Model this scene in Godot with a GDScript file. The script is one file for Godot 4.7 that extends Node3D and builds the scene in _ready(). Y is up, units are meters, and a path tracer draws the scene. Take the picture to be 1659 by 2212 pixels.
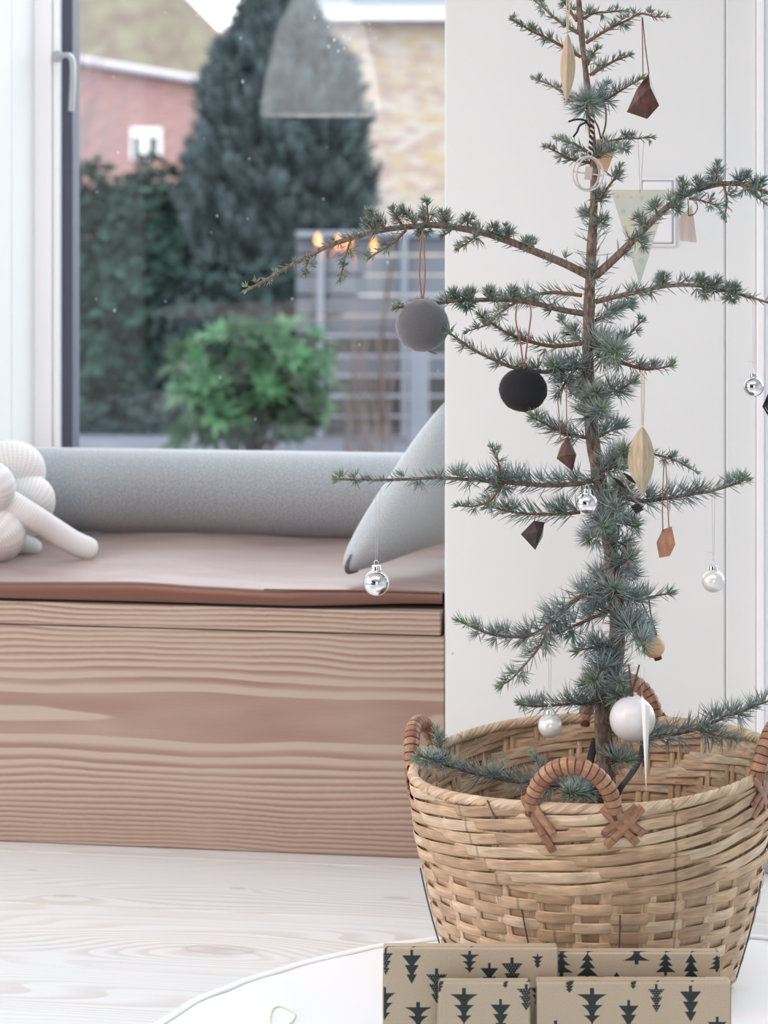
extends Node3D
# A cedar in a wicker basket beside a window bench. y up, metres; the window wall is the plane z = 0, the room lies at z > 0.

const F := 5400.0            # focal length in pixels of the 1659 x 2212 frame
const CX := 829.5
const HORIZON := 400.0
const EYE := Vector3(0.647, 1.15, 4.227)
const YAW := 0.1518
const GLASS_Z := -0.905

var rng := RandomNumberGenerator.new()
var M := {}
var used := {}


# ---------------------------------------------------------------- mesh builder
class MB:
	var v := PackedVector3Array()
	var n := PackedVector3Array()
	var uv := PackedVector2Array()
	var col := PackedColorArray()
	var idx := PackedInt32Array()
	var x := Transform3D.IDENTITY
	var tint := Color.WHITE

	func vert(p: Vector3, t := Vector2.ZERO, nn := Vector3.ZERO) -> int:
		v.append(x * p)
		n.append(x.basis * nn)
		uv.append(t)
		col.append(tint)
		return v.size() - 1

	func tri(a: int, b: int, c: int) -> void:   # counter-clockwise as seen from outside
		idx.append(a)
		idx.append(c)
		idx.append(b)

	func quad(a: int, b: int, c: int, d: int) -> void:
		tri(a, b, c)
		tri(a, c, d)

	func face(pts: Array, inside: Vector3) -> void:   # a flat convex polygon whose front looks away from a point inside
		var mid := Vector3.ZERO
		for p in pts:
			mid += p
		mid /= pts.size()
		var nn: Vector3 = (pts[1] - pts[0]).cross(pts[2] - pts[0])
		if nn.length() < 1e-12:
			return
		nn = nn.normalized()
		var list := pts.duplicate()
		if nn.dot(mid - inside) < 0.0:
			list.reverse()
			nn = -nn
		var ids := []
		for p in list:
			var t := Vector2(p.x, -p.y)
			if absf(nn.x) > 0.7:
				t = Vector2(p.z, -p.y)
			elif absf(nn.y) > 0.7:
				t = Vector2(p.x, p.z)
			ids.append(vert(p, t, nn))
		for k in range(1, ids.size() - 1):
			tri(ids[0], ids[k], ids[k + 1])

	func box(c: Vector3, s: Vector3, b := 0.0) -> void:
		var h := s * 0.5
		var d := [Vector3.ZERO, Vector3.ZERO, Vector3.ZERO]
		if b <= 0.0:
			for a in 3:
				for sg in [-1.0, 1.0]:
					var pts := []
					for q in [[-1, -1], [1, -1], [1, 1], [-1, 1]]:
						var p := Vector3.ZERO
						p[a] = sg * h[a]
						p[(a + 1) % 3] = q[0] * h[(a + 1) % 3]
						p[(a + 2) % 3] = q[1] * h[(a + 2) % 3]
						pts.append(c + p)
					face(pts, c)
			return
		for a in 3:
			var a1 := (a + 1) % 3
			var a2 := (a + 2) % 3
			for sg in [-1.0, 1.0]:
				var pts := []
				for q in [[-1, -1], [1, -1], [1, 1], [-1, 1]]:
					var p := Vector3.ZERO
					p[a] = sg * h[a]
					p[a1] = q[0] * (h[a1] - b)
					p[a2] = q[1] * (h[a2] - b)
					pts.append(c + p)
				face(pts, c)
				for s2 in [-1.0, 1.0]:      # the edge between side a and side a1
					var e := []
					for w in [-1.0, 1.0]:
						var p := Vector3.ZERO
						p[a] = sg * h[a]
						p[a1] = s2 * (h[a1] - b)
						p[a2] = w * (h[a2] - b)
						e.append(c + p)
					for w in [1.0, -1.0]:
						var p := Vector3.ZERO
						p[a] = sg * (h[a] - b)
						p[a1] = s2 * h[a1]
						p[a2] = w * (h[a2] - b)
						e.append(c + p)
					face(e, c)
		for sx in [-1.0, 1.0]:
			for sy in [-1.0, 1.0]:
				for sz in [-1.0, 1.0]:
					var o := Vector3(sx, sy, sz)
					face([c + o * Vector3(h.x, h.y - b, h.z - b), c + o * Vector3(h.x - b, h.y, h.z - b), c + o * Vector3(h.x - b, h.y - b, h.z)], c)

	func tube(path: Array, radii: Array, sides := 8, closed := false, flat := 1.0, capped := true) -> void:
		var k := path.size()
		var side := Vector3.ZERO
		var length := 0.0
		var rows := []
		for i in k:
			var a: Vector3 = path[(i - 1 + k) % k] if closed else path[maxi(i - 1, 0)]
			var b: Vector3 = path[(i + 1) % k] if closed else path[mini(i + 1, k - 1)]
			var t: Vector3 = (b - a).normalized()
			if i == 0:
				side = t.cross(Vector3.UP)
				if side.length() < 0.05:
					side = t.cross(Vector3.RIGHT)
				side = side.normalized()
			else:
				side = (side - t * side.dot(t)).normalized()
				length += (path[i] - path[i - 1]).length()
			var up := side.cross(t)
			var r: float = radii[i] if radii.size() == k else lerpf(radii[0], radii[-1], float(i) / (k - 1))
			var row := []
			for j in sides + 1:
				var w := TAU * j / sides
				var o := side * cos(w) + up * sin(w) * flat
				row.append(vert(path[i] + o * r, Vector2(length, float(j) / sides), (side * cos(w) * flat + up * sin(w)).normalized()))
			rows.append(row)
		var last := k if closed else k - 1
		for i in last:
			for j in sides:
				var r0: Array = rows[i]
				var r1: Array = rows[(i + 1) % k]
				quad(r0[j], r1[j], r1[j + 1], r0[j + 1])
		if not closed and capped:
			for e in [0, k - 1]:
				var d: Vector3 = ((path[0] - path[1]) if e == 0 else (path[k - 1] - path[k - 2])).normalized()
				var r: float = radii[0] if e == 0 else radii[-1]
				var mid := vert(path[e] + d * r * 0.15, Vector2(0, 0.5), d)
				var ids := []
				for j in sides:
					ids.append(vert(x.affine_inverse() * v[rows[e][j]], Vector2(0, 0), d))
				for j in sides:
					if e == 0:
						tri(mid, ids[j], ids[(j + 1) % sides])
					else:
						tri(mid, ids[(j + 1) % sides], ids[j])

	func lathe(profile: Array, seg := 24, axis := Transform3D.IDENTITY) -> void:   # profile of (radius, height), upwards
		var rows := []
		var k := profile.size()
		var run := 0.0
		for i in k:
			var p: Vector2 = profile[i]
			var a: Vector2 = profile[maxi(i - 1, 0)]
			var b: Vector2 = profile[mini(i + 1, k - 1)]
			var t := b - a
			var nn := Vector2(t.y, -t.x).normalized()
			if i > 0:
				run += (p - a).length()
			var row := []
			for j in seg + 1:
				var w := TAU * j / seg
				row.append(vert(axis * Vector3(p.x * sin(w), p.y, p.x * cos(w)), Vector2(float(j) / seg, run), axis.basis * Vector3(nn.x * sin(w), nn.y, nn.x * cos(w))))
			rows.append(row)
		for i in k - 1:
			for j in seg:
				quad(rows[i][j], rows[i][j + 1], rows[i + 1][j + 1], rows[i + 1][j])

	func sweep(path: Array, ups: Array, section: Array, closed := false) -> void:   # section of (sideways, up), counter-clockwise looking along the path
		var k := path.size()
		var m := section.size()
		var ext := Vector2(1e-6, 1e-6)
		for s in section:
			ext = ext.max(s.abs())
		var rows := []
		var length := 0.0
		for i in k:
			var a: Vector3 = path[(i - 1 + k) % k] if closed else path[maxi(i - 1, 0)]
			var b: Vector3 = path[(i + 1) % k] if closed else path[mini(i + 1, k - 1)]
			var t: Vector3 = (b - a).normalized()
			var up: Vector3 = ups[i]
			var side := t.cross(up).normalized()
			up = side.cross(t)
			if i > 0:
				length += (path[i] - path[i - 1]).length()
			var row := []
			for j in m:
				var s: Vector2 = section[j]
				row.append(vert(path[i] + side * s.x + up * s.y, Vector2(length, float(j) / m), (side * signf(s.x) * pow(absf(s.x) / ext.x, 2.0) / ext.x + up * signf(s.y) * pow(absf(s.y) / ext.y, 4.0) / ext.y * 2.0 + side * s.x).normalized()))
			rows.append(row)
		for i in (k if closed else k - 1):
			for j in m:
				quad(rows[i][j], rows[(i + 1) % k][j], rows[(i + 1) % k][(j + 1) % m], rows[i][(j + 1) % m])

	func grid(nu: int, nv: int, f: Callable, scale := Vector2.ONE) -> void:   # f(u, v) with u, v in 0..1; the front is du x dv
		var first := v.size()
		for j in nv + 1:
			for i in nu + 1:
				vert(f.call(float(i) / nu, float(j) / nv), Vector2(float(i) / nu, float(j) / nv) * scale)
		for j in nv:
			for i in nu:
				var a := first + j * (nu + 1) + i
				quad(a, a + 1, a + nu + 2, a + nu + 1)

	func hull(pts: Array) -> void:    # a small convex solid with flat faces
		var mid := Vector3.ZERO
		for p in pts:
			mid += p
		mid /= pts.size()
		var done := []
		for i in pts.size():
			for j in range(i + 1, pts.size()):
				for k in range(j + 1, pts.size()):
					var nn: Vector3 = (pts[j] - pts[i]).cross(pts[k] - pts[i])
					var size: float = maxf((pts[j] - pts[i]).length(), (pts[k] - pts[i]).length())
					if nn.length() < size * size * 1e-4:
						continue
					nn = nn.normalized()
					if nn.dot(pts[i] - mid) < 0.0:
						nn = -nn
					var level: float = nn.dot(pts[i])
					var flush := []
					var outside := false
					for p in pts:
						var d: float = nn.dot(p) - level
						if d > size * 2e-4:
							outside = true
						elif d > -size * 2e-4:
							flush.append(p)
					var seen := false
					for q in done:
						if q[0].dot(nn) > 0.99999 and absf(q[1] - level) < size * 1e-3:
							seen = true
					if outside or seen:
						continue
					done.append([nn, level])
					var c := Vector3.ZERO
					for p in flush:
						c += p
					c /= flush.size()
					var ax: Vector3 = (flush[0] - c).normalized()
					var ay := nn.cross(ax)
					flush.sort_custom(func(p, q): return atan2((p - c).dot(ay), (p - c).dot(ax)) < atan2((q - c).dot(ay), (q - c).dot(ax)))
					face(flush, mid)

	func needle(p: Vector3, d: Vector3, length: float, r: float, bend: Vector3) -> void:
		var s := d.cross(Vector3(0.31, 0.87, 0.38)).normalized()
		var u := s.cross(d)
		var q := p + d * length * 0.55
		var e := p + d * length + bend * length
		var first := v.size()
		for ring in 2:
			var c := p if ring == 0 else q
			var rr := r if ring == 1 else r * 0.8
			for j in 3:
				var w := TAU * j / 3.0
				var o := s * cos(w) + u * sin(w)
				v.append(c + o * rr)
				n.append(o)
				uv.append(Vector2.ZERO)
				col.append(tint)
		v.append(e)
		n.append(d)
		uv.append(Vector2.ZERO)
		col.append(tint)
		for j in 3:
			var j1 := (j + 1) % 3
			quad(first + j, first + 3 + j, first + 3 + j1, first + j1)
			tri(first + 3 + j, first + 6, first + 3 + j1)

	func mesh(merge := false) -> ArrayMesh:
		var sums := PackedVector3Array()
		sums.resize(v.size())
		for k in range(0, idx.size(), 3):
			var a := idx[k]
			var b := idx[k + 1]
			var c := idx[k + 2]
			var nn := (v[c] - v[a]).cross(v[b] - v[a])
			sums[a] += nn
			sums[b] += nn
			sums[c] += nn
		if merge:
			var same := {}
			for k in v.size():
				var key := Vector3i(v[k] * 40000.0)
				same[key] = same.get(key, Vector3.ZERO) + sums[k]
			for k in v.size():
				sums[k] = same[Vector3i(v[k] * 40000.0)]
		for k in v.size():
			if n[k].length_squared() < 0.01:
				n[k] = sums[k].normalized() if sums[k].length() > 0.0 else Vector3.UP
			else:
				n[k] = n[k].normalized()
		var arrays := []
		arrays.resize(Mesh.ARRAY_MAX)
		arrays[Mesh.ARRAY_VERTEX] = v
		arrays[Mesh.ARRAY_NORMAL] = n
		arrays[Mesh.ARRAY_TEX_UV] = uv
		arrays[Mesh.ARRAY_COLOR] = col
		arrays[Mesh.ARRAY_INDEX] = idx
		var am := ArrayMesh.new()
		am.add_surface_from_arrays(Mesh.PRIMITIVE_TRIANGLES, arrays)
		return am


# ---------------------------------------------------------------- scene helpers
func P(px: float, py: float, d: float) -> Vector3:      # the point at depth d that the photograph shows at a pixel
	var lx := (px - CX) / F * d
	var y := EYE.y - (py - HORIZON) / F * d
	return Vector3(EYE.x + lx * cos(YAW) - d * sin(YAW), y, EYE.z - lx * sin(YAW) - d * cos(YAW))


func Z(px: float, py: float, z: float) -> Vector3:      # the same, on a plane of constant z
	var lx := (px - CX) / F
	var d := (EYE.z - z) / (lx * sin(YAW) + cos(YAW))
	return P(px, py, d)


func numbered(called: String) -> String:
	if not used.has(called):
		used[called] = 0
		return called
	used[called] += 1
	return "%s_%03d" % [called, used[called]]


func tag(o: Node3D, label: String, category: String, group := "", kind := "") -> Node3D:
	if label:
		o.set_meta("label", label)
	if category:
		o.set_meta("category", category)
	if group:
		o.set_meta("group", group)
	if kind:
		o.set_meta("kind", kind)
	return o


func thing(called: String, label: String, category: String, at := Vector3.ZERO, turn := 0.0, group := "") -> Node3D:
	var o := Node3D.new()
	o.name = numbered(called)
	add_child(o)
	o.position = at
	o.rotation.y = turn
	return tag(o, label, category, group)


func structure(called: String, at := Vector3.ZERO, turn := 0.0) -> Node3D:
	var o := Node3D.new()
	o.name = numbered(called)
	add_child(o)
	o.position = at
	o.rotation.y = turn
	o.set_meta("kind", "structure")
	return o


func part(called: String, b: MB, m: Material, parent: Node3D, merge := false) -> MeshInstance3D:
	return place(called, b.mesh(merge), m, parent)


func place(called: String, mesh: Mesh, m: Material, parent: Node3D) -> MeshInstance3D:
	var o := MeshInstance3D.new()
	o.mesh = mesh
	o.material_override = m
	o.cast_shadow = GeometryInstance3D.SHADOW_CASTING_SETTING_ON
	if parent == self:
		o.name = numbered(called)
		add_child(o)
	else:
		var k := 0
		var wanted := called
		while parent.has_node(NodePath(wanted)):
			k += 1
			wanted = "%s_%03d" % [called, k]
		o.name = wanted
		parent.add_child(o)
	return o


func boxpart(called: String, lo: Vector3, hi: Vector3, bevel: float, m: Material, parent: Node3D) -> MeshInstance3D:
	var b := MB.new()
	b.box((lo + hi) * 0.5, hi - lo, bevel)
	return part(called, b, m, parent)


func mat(rgb: Color, rough := 0.7, metal := 0.0, spec := 0.5) -> StandardMaterial3D:
	var m := StandardMaterial3D.new()
	m.albedo_color = rgb
	m.roughness = rough
	m.metallic = metal
	m.metallic_specular = spec
	return m


func c8(r: float, g: float, b: float) -> Color:
	return Color(r / 255.0, g / 255.0, b / 255.0)


func noise(seed_: int, freq: float, octaves := 3) -> FastNoiseLite:
	var f := FastNoiseLite.new()
	f.seed = seed_
	f.frequency = freq
	f.noise_type = FastNoiseLite.TYPE_SIMPLEX_SMOOTH
	f.fractal_octaves = octaves
	return f


func noise_tex(seed_: int, size: int, freq: float, a: Color, b: Color, octaves := 4) -> NoiseTexture2D:
	var t := NoiseTexture2D.new()
	t.width = size
	t.height = size
	t.seamless = true
	t.noise = noise(seed_, freq, octaves)
	var g := Gradient.new()
	g.set_color(0, a)
	g.set_color(1, b)
	g.set_offset(0, 0.25)
	g.set_offset(1, 0.75)
	t.color_ramp = g
	return t


func tri_mat(t: Texture2D, scale: float, rough: float, stretch := Vector3.ONE) -> StandardMaterial3D:
	var m := mat(Color.WHITE, rough)
	m.albedo_texture = t
	m.uv1_triplanar = true
	m.uv1_scale = stretch * scale
	return m


func rgb_image(w: int, h: int, data: PackedByteArray) -> ImageTexture:
	return ImageTexture.create_from_image(Image.create_from_data(w, h, false, Image.FORMAT_RGB8, data))


func curve(pts: Array, sub := 4) -> Array:      # Catmull-Rom through the points
	var out := []
	var k := pts.size()
	for i in k - 1:
		var a: Vector3 = pts[maxi(i - 1, 0)]
		var b: Vector3 = pts[i]
		var c: Vector3 = pts[i + 1]
		var d: Vector3 = pts[mini(i + 2, k - 1)]
		for s in sub:
			var t := float(s) / sub
			out.append(0.5 * ((2.0 * b) + (c - a) * t + (2.0 * a - 5.0 * b + 4.0 * c - d) * t * t + (3.0 * b - a - 3.0 * c + d) * t * t * t))
	out.append(pts[k - 1])
	return out


func ramp(k: int, f: Callable) -> Array:
	var out := []
	for i in k:
		out.append(f.call(float(i) / (k - 1)))
	return out


func rnd(a: float, b: float) -> float:
	return rng.randf_range(a, b)


func ball_dir() -> Vector3:
	var y := rnd(-1, 1)
	var w := rnd(0, TAU)
	var r := sqrt(1.0 - y * y)
	return Vector3(r * cos(w), y, r * sin(w))


# ---------------------------------------------------------------- the order of the work
func _ready() -> void:
	rng.seed = 20
	var cam := Camera3D.new()
	cam.name = "camera"
	add_child(cam)
	var lens := CameraAttributesPhysical.new()
	lens.frustum_focal_length = 85.0
	lens.frustum_near = 0.05
	lens.frustum_far = 400.0
	lens.frustum_focus_distance = 3.58
	lens.exposure_aperture = 5.6
	cam.attributes = lens
	cam.set_frustum(2212.0 / F * 0.05, Vector2(0.0, -(1106.0 - HORIZON) / F * 0.05), 0.05, 400.0)
	cam.position = EYE
	cam.rotation.y = YAW
	cam.current = true

	var we := WorldEnvironment.new()
	we.name = "surroundings"
	var e := Environment.new()
	e.background_mode = Environment.BG_SKY
	var sm := ProceduralSkyMaterial.new()      # an even overcast sky
	sm.sky_top_color = c8(238, 245, 255)
	sm.sky_horizon_color = c8(251, 252, 255)
	sm.sky_curve = 0.3
	sm.ground_horizon_color = c8(190, 190, 190)
	sm.ground_bottom_color = c8(120, 120, 120)
	sm.sky_energy_multiplier = 1.0
	sm.ground_energy_multiplier = 1.0
	var sky := Sky.new()
	sky.sky_material = sm
	e.sky = sky
	e.ambient_light_source = Environment.AMBIENT_SOURCE_SKY
	e.tonemap_mode = Environment.TONE_MAPPER_LINEAR
	e.tonemap_exposure = 3.55
	e.sdfgi_enabled = true
	e.ssao_enabled = true
	e.ssil_enabled = true
	we.environment = e
	add_child(we)

	make_materials()
	build_room()
	build_window()
	build_door()
	build_bench()
	build_rug()
	build_garden()
	build_cushion()
	build_bolster()
	build_pillow()
	build_knot()
	build_basket()
	build_tree()
	build_gifts()
	build_ornaments()
	build_small_things()


# ---------------------------------------------------------------- materials
func make_materials() -> void:
	M.wall = mat(c8(229, 232, 231), 0.75)
	M.trim = mat(c8(250, 250, 251), 0.45)
	M.seal = mat(c8(70, 76, 92), 0.5)
	M.satin = mat(c8(176, 182, 184), 0.32, 0.7)
	var g := mat(Color(1, 1, 1, 0.003), 0.0)
	g.transparency = BaseMaterial3D.TRANSPARENCY_ALPHA
	g.metallic_specular = 0.38
	M.glass = g
	M.white_plastic = mat(c8(238, 238, 240), 0.35)
	M.line = mat(c8(150, 152, 160), 0.6)
	M.dark = mat(c8(22, 22, 26), 0.6)
	M.silver = mat(c8(235, 235, 238), 0.06, 1.0)
	M.thread = mat(c8(178, 178, 186), 0.6)
	M.cord = mat(c8(146, 104, 92), 0.8)
	M.leather = mat(c8(104, 66, 54), 0.7)
	M.linen_cord = mat(c8(205, 186, 160), 0.85)
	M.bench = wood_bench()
	M.end_grain = mat(c8(196, 176, 154), 0.7)
	M.bark = tri_mat(noise_tex(5, 256, 0.03, c8(92, 76, 66), c8(142, 124, 112), 5), 14.0, 0.9, Vector3(1.4, 0.5, 1.4))
	M.bark.normal_enabled = true
	var nt := noise_tex(6, 256, 0.05, Color.BLACK, Color.WHITE, 4)
	nt.as_normal_map = true
	nt.color_ramp = null
	nt.bump_strength = 6.0
	M.bark.normal_texture = nt
	M.twig = mat(c8(124, 88, 66), 0.85)
	var nm := mat(Color.WHITE, 0.55)
	nm.vertex_color_use_as_albedo = true
	M.needles = nm
	var lf := mat(Color.WHITE, 0.7, 0.0, 0.18)
	lf.vertex_color_use_as_albedo = true
	M.leaves = lf
	var gl := mat(Color.WHITE, 0.4, 0.0, 0.35)
	gl.vertex_color_use_as_albedo = true
	M.glossy_leaves = gl
	M.pot = mat(c8(26, 26, 28), 0.5)
	M.soil = mat(c8(52, 42, 36), 1.0)


func wood_profile(h: float) -> float:       # 0 in the pale early wood, 1 in the brown late wood of a ring
	var fr := h - floorf(h)
	return smoothstep(0.3, 0.8, fr) * (1.0 - smoothstep(0.92, 1.0, fr))


func wood_bench() -> StandardMaterial3D:
	# the wide board of the bench: close rings above and below, a flat-sawn heart across the middle
	var w := 1300
	var h := 500
	var reach := PackedFloat32Array()
	reach.resize(420)
	var acc := 0.0
	for a in 420:
		reach[a] = acc
		var spacing := 64.0
		if a > 46:
			spacing = lerpf(36.0, 15.0, clampf((a - 46) / 70.0, 0.0, 1.0))
		if a > 130:
			spacing = lerpf(15.0, 10.0, clampf((a - 130) / 120.0, 0.0, 1.0))
		acc += 1.0 / spacing
	var n1 := noise(11, 0.006, 2)
	var n2 := noise(12, 0.02, 2)
	var n3 := noise(13, 0.25, 1)
	var pale := Vector3(182, 166, 148)
	var brown := Vector3(147, 117, 103)
	var data := PackedByteArray()
	data.resize(w * h * 3)
	var at := 0
	for y in h:
		for x in w:
			var u := float(x) / w
			var wave := n1.get_noise_2d(x * 0.22, y * 0.7) * 12.0 + n2.get_noise_2d(x * 0.3, y * 0.2 + 300.0) * 1.5
			var a := y - 218.0 + (u - 0.5) * 6.0 + wave
			var end := smoothstep(0.27, 0.40, u + n1.get_noise_2d(y * 4.0, 40.0) * 0.10) * (1.0 - smoothstep(0.93, 1.02, u + absf(a) * 0.0012))
			var ring := 0.0
			var aa := absf(a)
			if aa < 48.0:
				ring = lerpf(0.40, 0.72, end) + aa / lerpf(95.0, 190.0, end)
			else:
				ring = 0.95 + reach[clampi(int(aa), 0, 418)] - reach[48] + fposmod(aa, 1.0) * 0.03
			var k := wood_profile(ring)
			if aa < 48.0:
				k = smoothstep(0.55, 0.63, ring) * 0.78
			k *= 0.70 + 0.40 * (0.5 + n1.get_noise_2d(x * 0.4 + 900.0, y * 2.0))
			k = k * 0.95 + 0.2 * smoothstep(290.0, 470.0, y) + n3.get_noise_2d(x * 0.05, y * 2.6) * 0.07  # the browner lower part is shade painted in, over the grain
			var c := pale.lerp(brown, clampf(k, 0.0, 1.0))
			data[at] = int(clampf(c.x, 0, 255))
			data[at + 1] = int(clampf(c.y, 0, 255))
			data[at + 2] = int(clampf(c.z, 0, 255))
			at += 3
	var m := mat(Color.WHITE, 0.6)
	m.albedo_texture = rgb_image(w, h, data)
	return m


func wood_floor() -> StandardMaterial3D:
	# four whitewashed boards, one above the other, with knots; a board is 256 pixels of the picture
	var w := 2048
	var h := 1024
	var knots := [[0.347, 3.63, 1.5], [0.6, 3.3, 0.4], [0.05, 3.4, 0.4], [0.218, 2.83, 0.5], [0.44, 2.6, 0.55], [0.179, 2.37, 0.25], [0.33, 2.55, 0.35], [0.62, 2.4, 0.5], [0.86, 0.3, 0.5], [0.40, 0.55, 0.3], [0.2, 1.3, 0.45], [0.79, 1.5, 0.9], [0.56, 1.3, 0.35], [0.235, 0.62, 0.4], [0.9, 3.5, 0.5]]
	var n1 := noise(21, 0.004, 2)
	var n2 := noise(22, 0.03, 2)
	var pale := Vector3(222, 222, 220)
	var dark := Vector3(204, 195, 188)
	var data := PackedByteArray()
	data.resize(w * h * 3)
	var at := 0
	for y in h:
		var board := y / 256
		var near := []
		for k in knots:
			if int(k[1]) == board:
				near.append(k)
		for x in w:
			var yy := float(y % 256)
			var ring := yy / (15.0 + 9.0 * (board % 2)) + n1.get_noise_2d(x * 0.28 + board * 500.0, yy * 1.6) * 3.4
			var core := 0.0
			for k in near:
				var dx: float = (x - k[0] * w) / (70.0 * k[2])
				var dy: float = (yy - fposmod(k[1], 1.0) * 256.0) / (26.0 * k[2])
				var q := dx * dx + dy * dy
				if q < 14.0:
					ring += 3.2 * k[2] * exp(-q * 0.35)
					core = maxf(core, exp(-q * 9.0) * 0.5 + 0.45 * exp(-absf(sqrt(q) - 0.42) * 22.0))
			var kk := wood_profile(ring) * (0.34 + 0.6 * n1.get_noise_2d(x * 0.2 + 77.0, yy + board * 90.0))
			kk += n2.get_noise_2d(x * 0.06, y * 3.0) * 0.1
			var c := pale.lerp(dark, clampf(kk, 0.0, 1.0))
			c = c.lerp(Vector3(170, 158, 158), clampf(core, 0.0, 0.8))
			data[at] = int(clampf(c.x, 0, 255))
			data[at + 1] = int(clampf(c.y, 0, 255))
			data[at + 2] = int(clampf(c.z, 0, 255))
			at += 3
	var m := mat(Color.WHITE, 0.5)
	m.albedo_texture = rgb_image(w, h, data)
	return m


# ---------------------------------------------------------------- the room
func build_room() -> void:
	var top := 2.62
	var fl := structure("floor")
	boxpart("subfloor", Vector3(-2.35, -0.3, -0.02), Vector3(3.3, -0.022, 6.6), 0.0, M.end_grain, fl)
	var fm := wood_floor()
	var z := 6.6
	var row := 0
	var seam := 0.657            # a joint of the boards lies here; boards are 0.3 wide
	var edges := []
	z = seam
	while z > -0.0:
		z -= 0.3
	edges.append(-0.02)
	z += 0.3
	while z < 6.6:
		edges.append(z)
		z += 0.3
	edges.append(6.6)
	for k in edges.size() - 1:
		var z0: float = edges[k] + 0.0008
		var z1: float = edges[k + 1] - 0.0008
		var b := MB.new()
		b.box(Vector3(0.55, -0.011, (z0 + z1) * 0.5), Vector3(5.5, 0.022, z1 - z0), 0.0012)
		var board := (k + 1) % 4
		for i in b.uv.size():
			var p := b.v[i]
			b.uv[i] = Vector2((p.x + 1.0 + 0.77 * int(k / 4)) / 2.4, (board + clampf(1.0 - (edges[k + 1] - p.z) / 0.3, 0.01, 0.99)) / 4.0)
		part("plank", b, fm, fl)

	var ce := structure("ceiling")
	for q in [[-2.35, -1.6, -0.14, 6.8], [1.6, 3.3, -0.14, 6.8], [-1.6, 1.6, -0.14, 1.7], [-1.6, 1.6, 3.1, 6.8]]:
		boxpart("ceiling_board", Vector3(q[0], top, q[2]), Vector3(q[1], top + 0.15, q[3]), 0.0, M.wall, ce)
	boxpart("added_skylight_pane", Vector3(-1.6, top + 0.12, 1.7), Vector3(1.6, top + 0.128, 3.1), 0.0, M.glass, ce)  # unseen roof light, added to brighten the mat and floor

	# the wall with the window bay: right of the bay, left of it, above the door, and the bay itself
	var wb := structure("wall_back")
	boxpart("wall_panel", Vector3(0.105, 0, -0.14), Vector3(0.5785, top, 0.0), 0.003, M.wall, wb)
	boxpart("wall_panel", Vector3(0.5795, 0, -0.14), Vector3(0.631, top, 0.0), 0.003, M.wall, wb)
	boxpart("wall_panel", Vector3(-2.35, 0, -0.14), Vector3(-0.885, top, 0.0), 0.003, M.wall, wb)
	boxpart("wall_panel", Vector3(0.631, 2.3, -0.14), Vector3(2.4, top, 0.0), 0.0, M.wall, wb)
	boxpart("wall_panel", Vector3(2.4, 0, -0.14), Vector3(3.3, top, 0.0), 0.003, M.wall, wb)
	boxpart("bay_cheek", Vector3(0.42, -0.6, -0.98), Vector3(0.55, 2.7, -0.14), 0.0, M.wall, wb)
	boxpart("bay_cheek", Vector3(-1.03, -0.6, -0.98), Vector3(-0.9, 2.7, -0.14), 0.0, M.wall, wb)
	boxpart("bay_breast", Vector3(-0.9, -0.6, -0.98), Vector3(0.42, 0.47, -0.88), 0.0, M.wall, wb)
	# unseen roof of the bay; its glass is added to light the bolster
	boxpart("roof_rail", Vector3(-0.9, 2.45, -0.98), Vector3(0.42, 2.55, -0.9), 0.0, M.trim, wb)
	boxpart("roof_rail", Vector3(-0.9, 2.45, -0.06), Vector3(0.105, top, 0.0), 0.0, M.wall, wb)
	boxpart("added_roof_pane", Vector3(-0.9, 2.5, -0.9), Vector3(0.42, 2.508, -0.06), 0.0, M.glass, wb)
	# grooved boards on the left cheek of the bay
	var zz := -0.87
	while zz < -0.01:
		var z2 := minf(zz + 0.156, -0.005)
		boxpart("cladding_board", Vector3(-0.9, 0.0, zz + 0.0012), Vector3(-0.88, 2.45, z2 - 0.0012), 0.003, M.wall, wb)
		zz += 0.156

	var wl := structure("wall_left")
	boxpart("wall_panel", Vector3(-2.35, 0, -0.0), Vector3(-2.2, top, 0.3), 0.0, M.wall, wl)
	boxpart("wall_panel", Vector3(-2.35, 0, 3.5), Vector3(-2.2, top, 6.6), 0.0, mat(c8(62, 63, 67), 0.8), wl)  # unseen wall end, made dark to weaken the reflection in the pane
	boxpart("wall_panel", Vector3(-2.35, 2.5, 0.3), Vector3(-2.2, top, 3.5), 0.0, M.wall, wl)
	boxpart("wall_panel", Vector3(-2.35, 0, 0.3), Vector3(-2.2, 0.05, 3.5), 0.0, M.wall, wl)
	var w2 := structure("window_2")
	for k in 4:
		boxpart("mullion", Vector3(-2.31, 0.05, 0.3 + k * 1.046), Vector3(-2.25, 2.5, 0.36 + k * 1.046), 0.0, M.trim, w2)
	boxpart("pane", Vector3(-2.285, 0.05, 0.3), Vector3(-2.279, 2.5, 3.5), 0.0, M.glass, w2)
	var wr := structure("wall_right")
	boxpart("wall_panel", Vector3(3.3, 0, -0.14), Vector3(3.45, top, 6.8), 0.0, M.wall, wr)
	var wf := structure("wall_front")
	boxpart("wall_panel", Vector3(-2.35, 0, 6.6), Vector3(0.3, top, 6.8), 0.0, mat(c8(62, 63, 67), 0.8), wf)  # unseen, behind the camera; made dark so the window mirrors little of it
	boxpart("wall_panel", Vector3(2.2, 0, 6.6), Vector3(3.45, top, 6.8), 0.0, M.wall, wf)
	boxpart("wall_panel", Vector3(0.3, 2.45, 6.6), Vector3(2.2, top, 6.8), 0.0, M.wall, wf)
	var w3 := structure("window_3")
	for k in 3:
		boxpart("mullion", Vector3(0.3 + k * 0.92, 0.0, 6.66), Vector3(0.36 + k * 0.92, 2.45, 6.73), 0.0, M.trim, w3)
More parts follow.
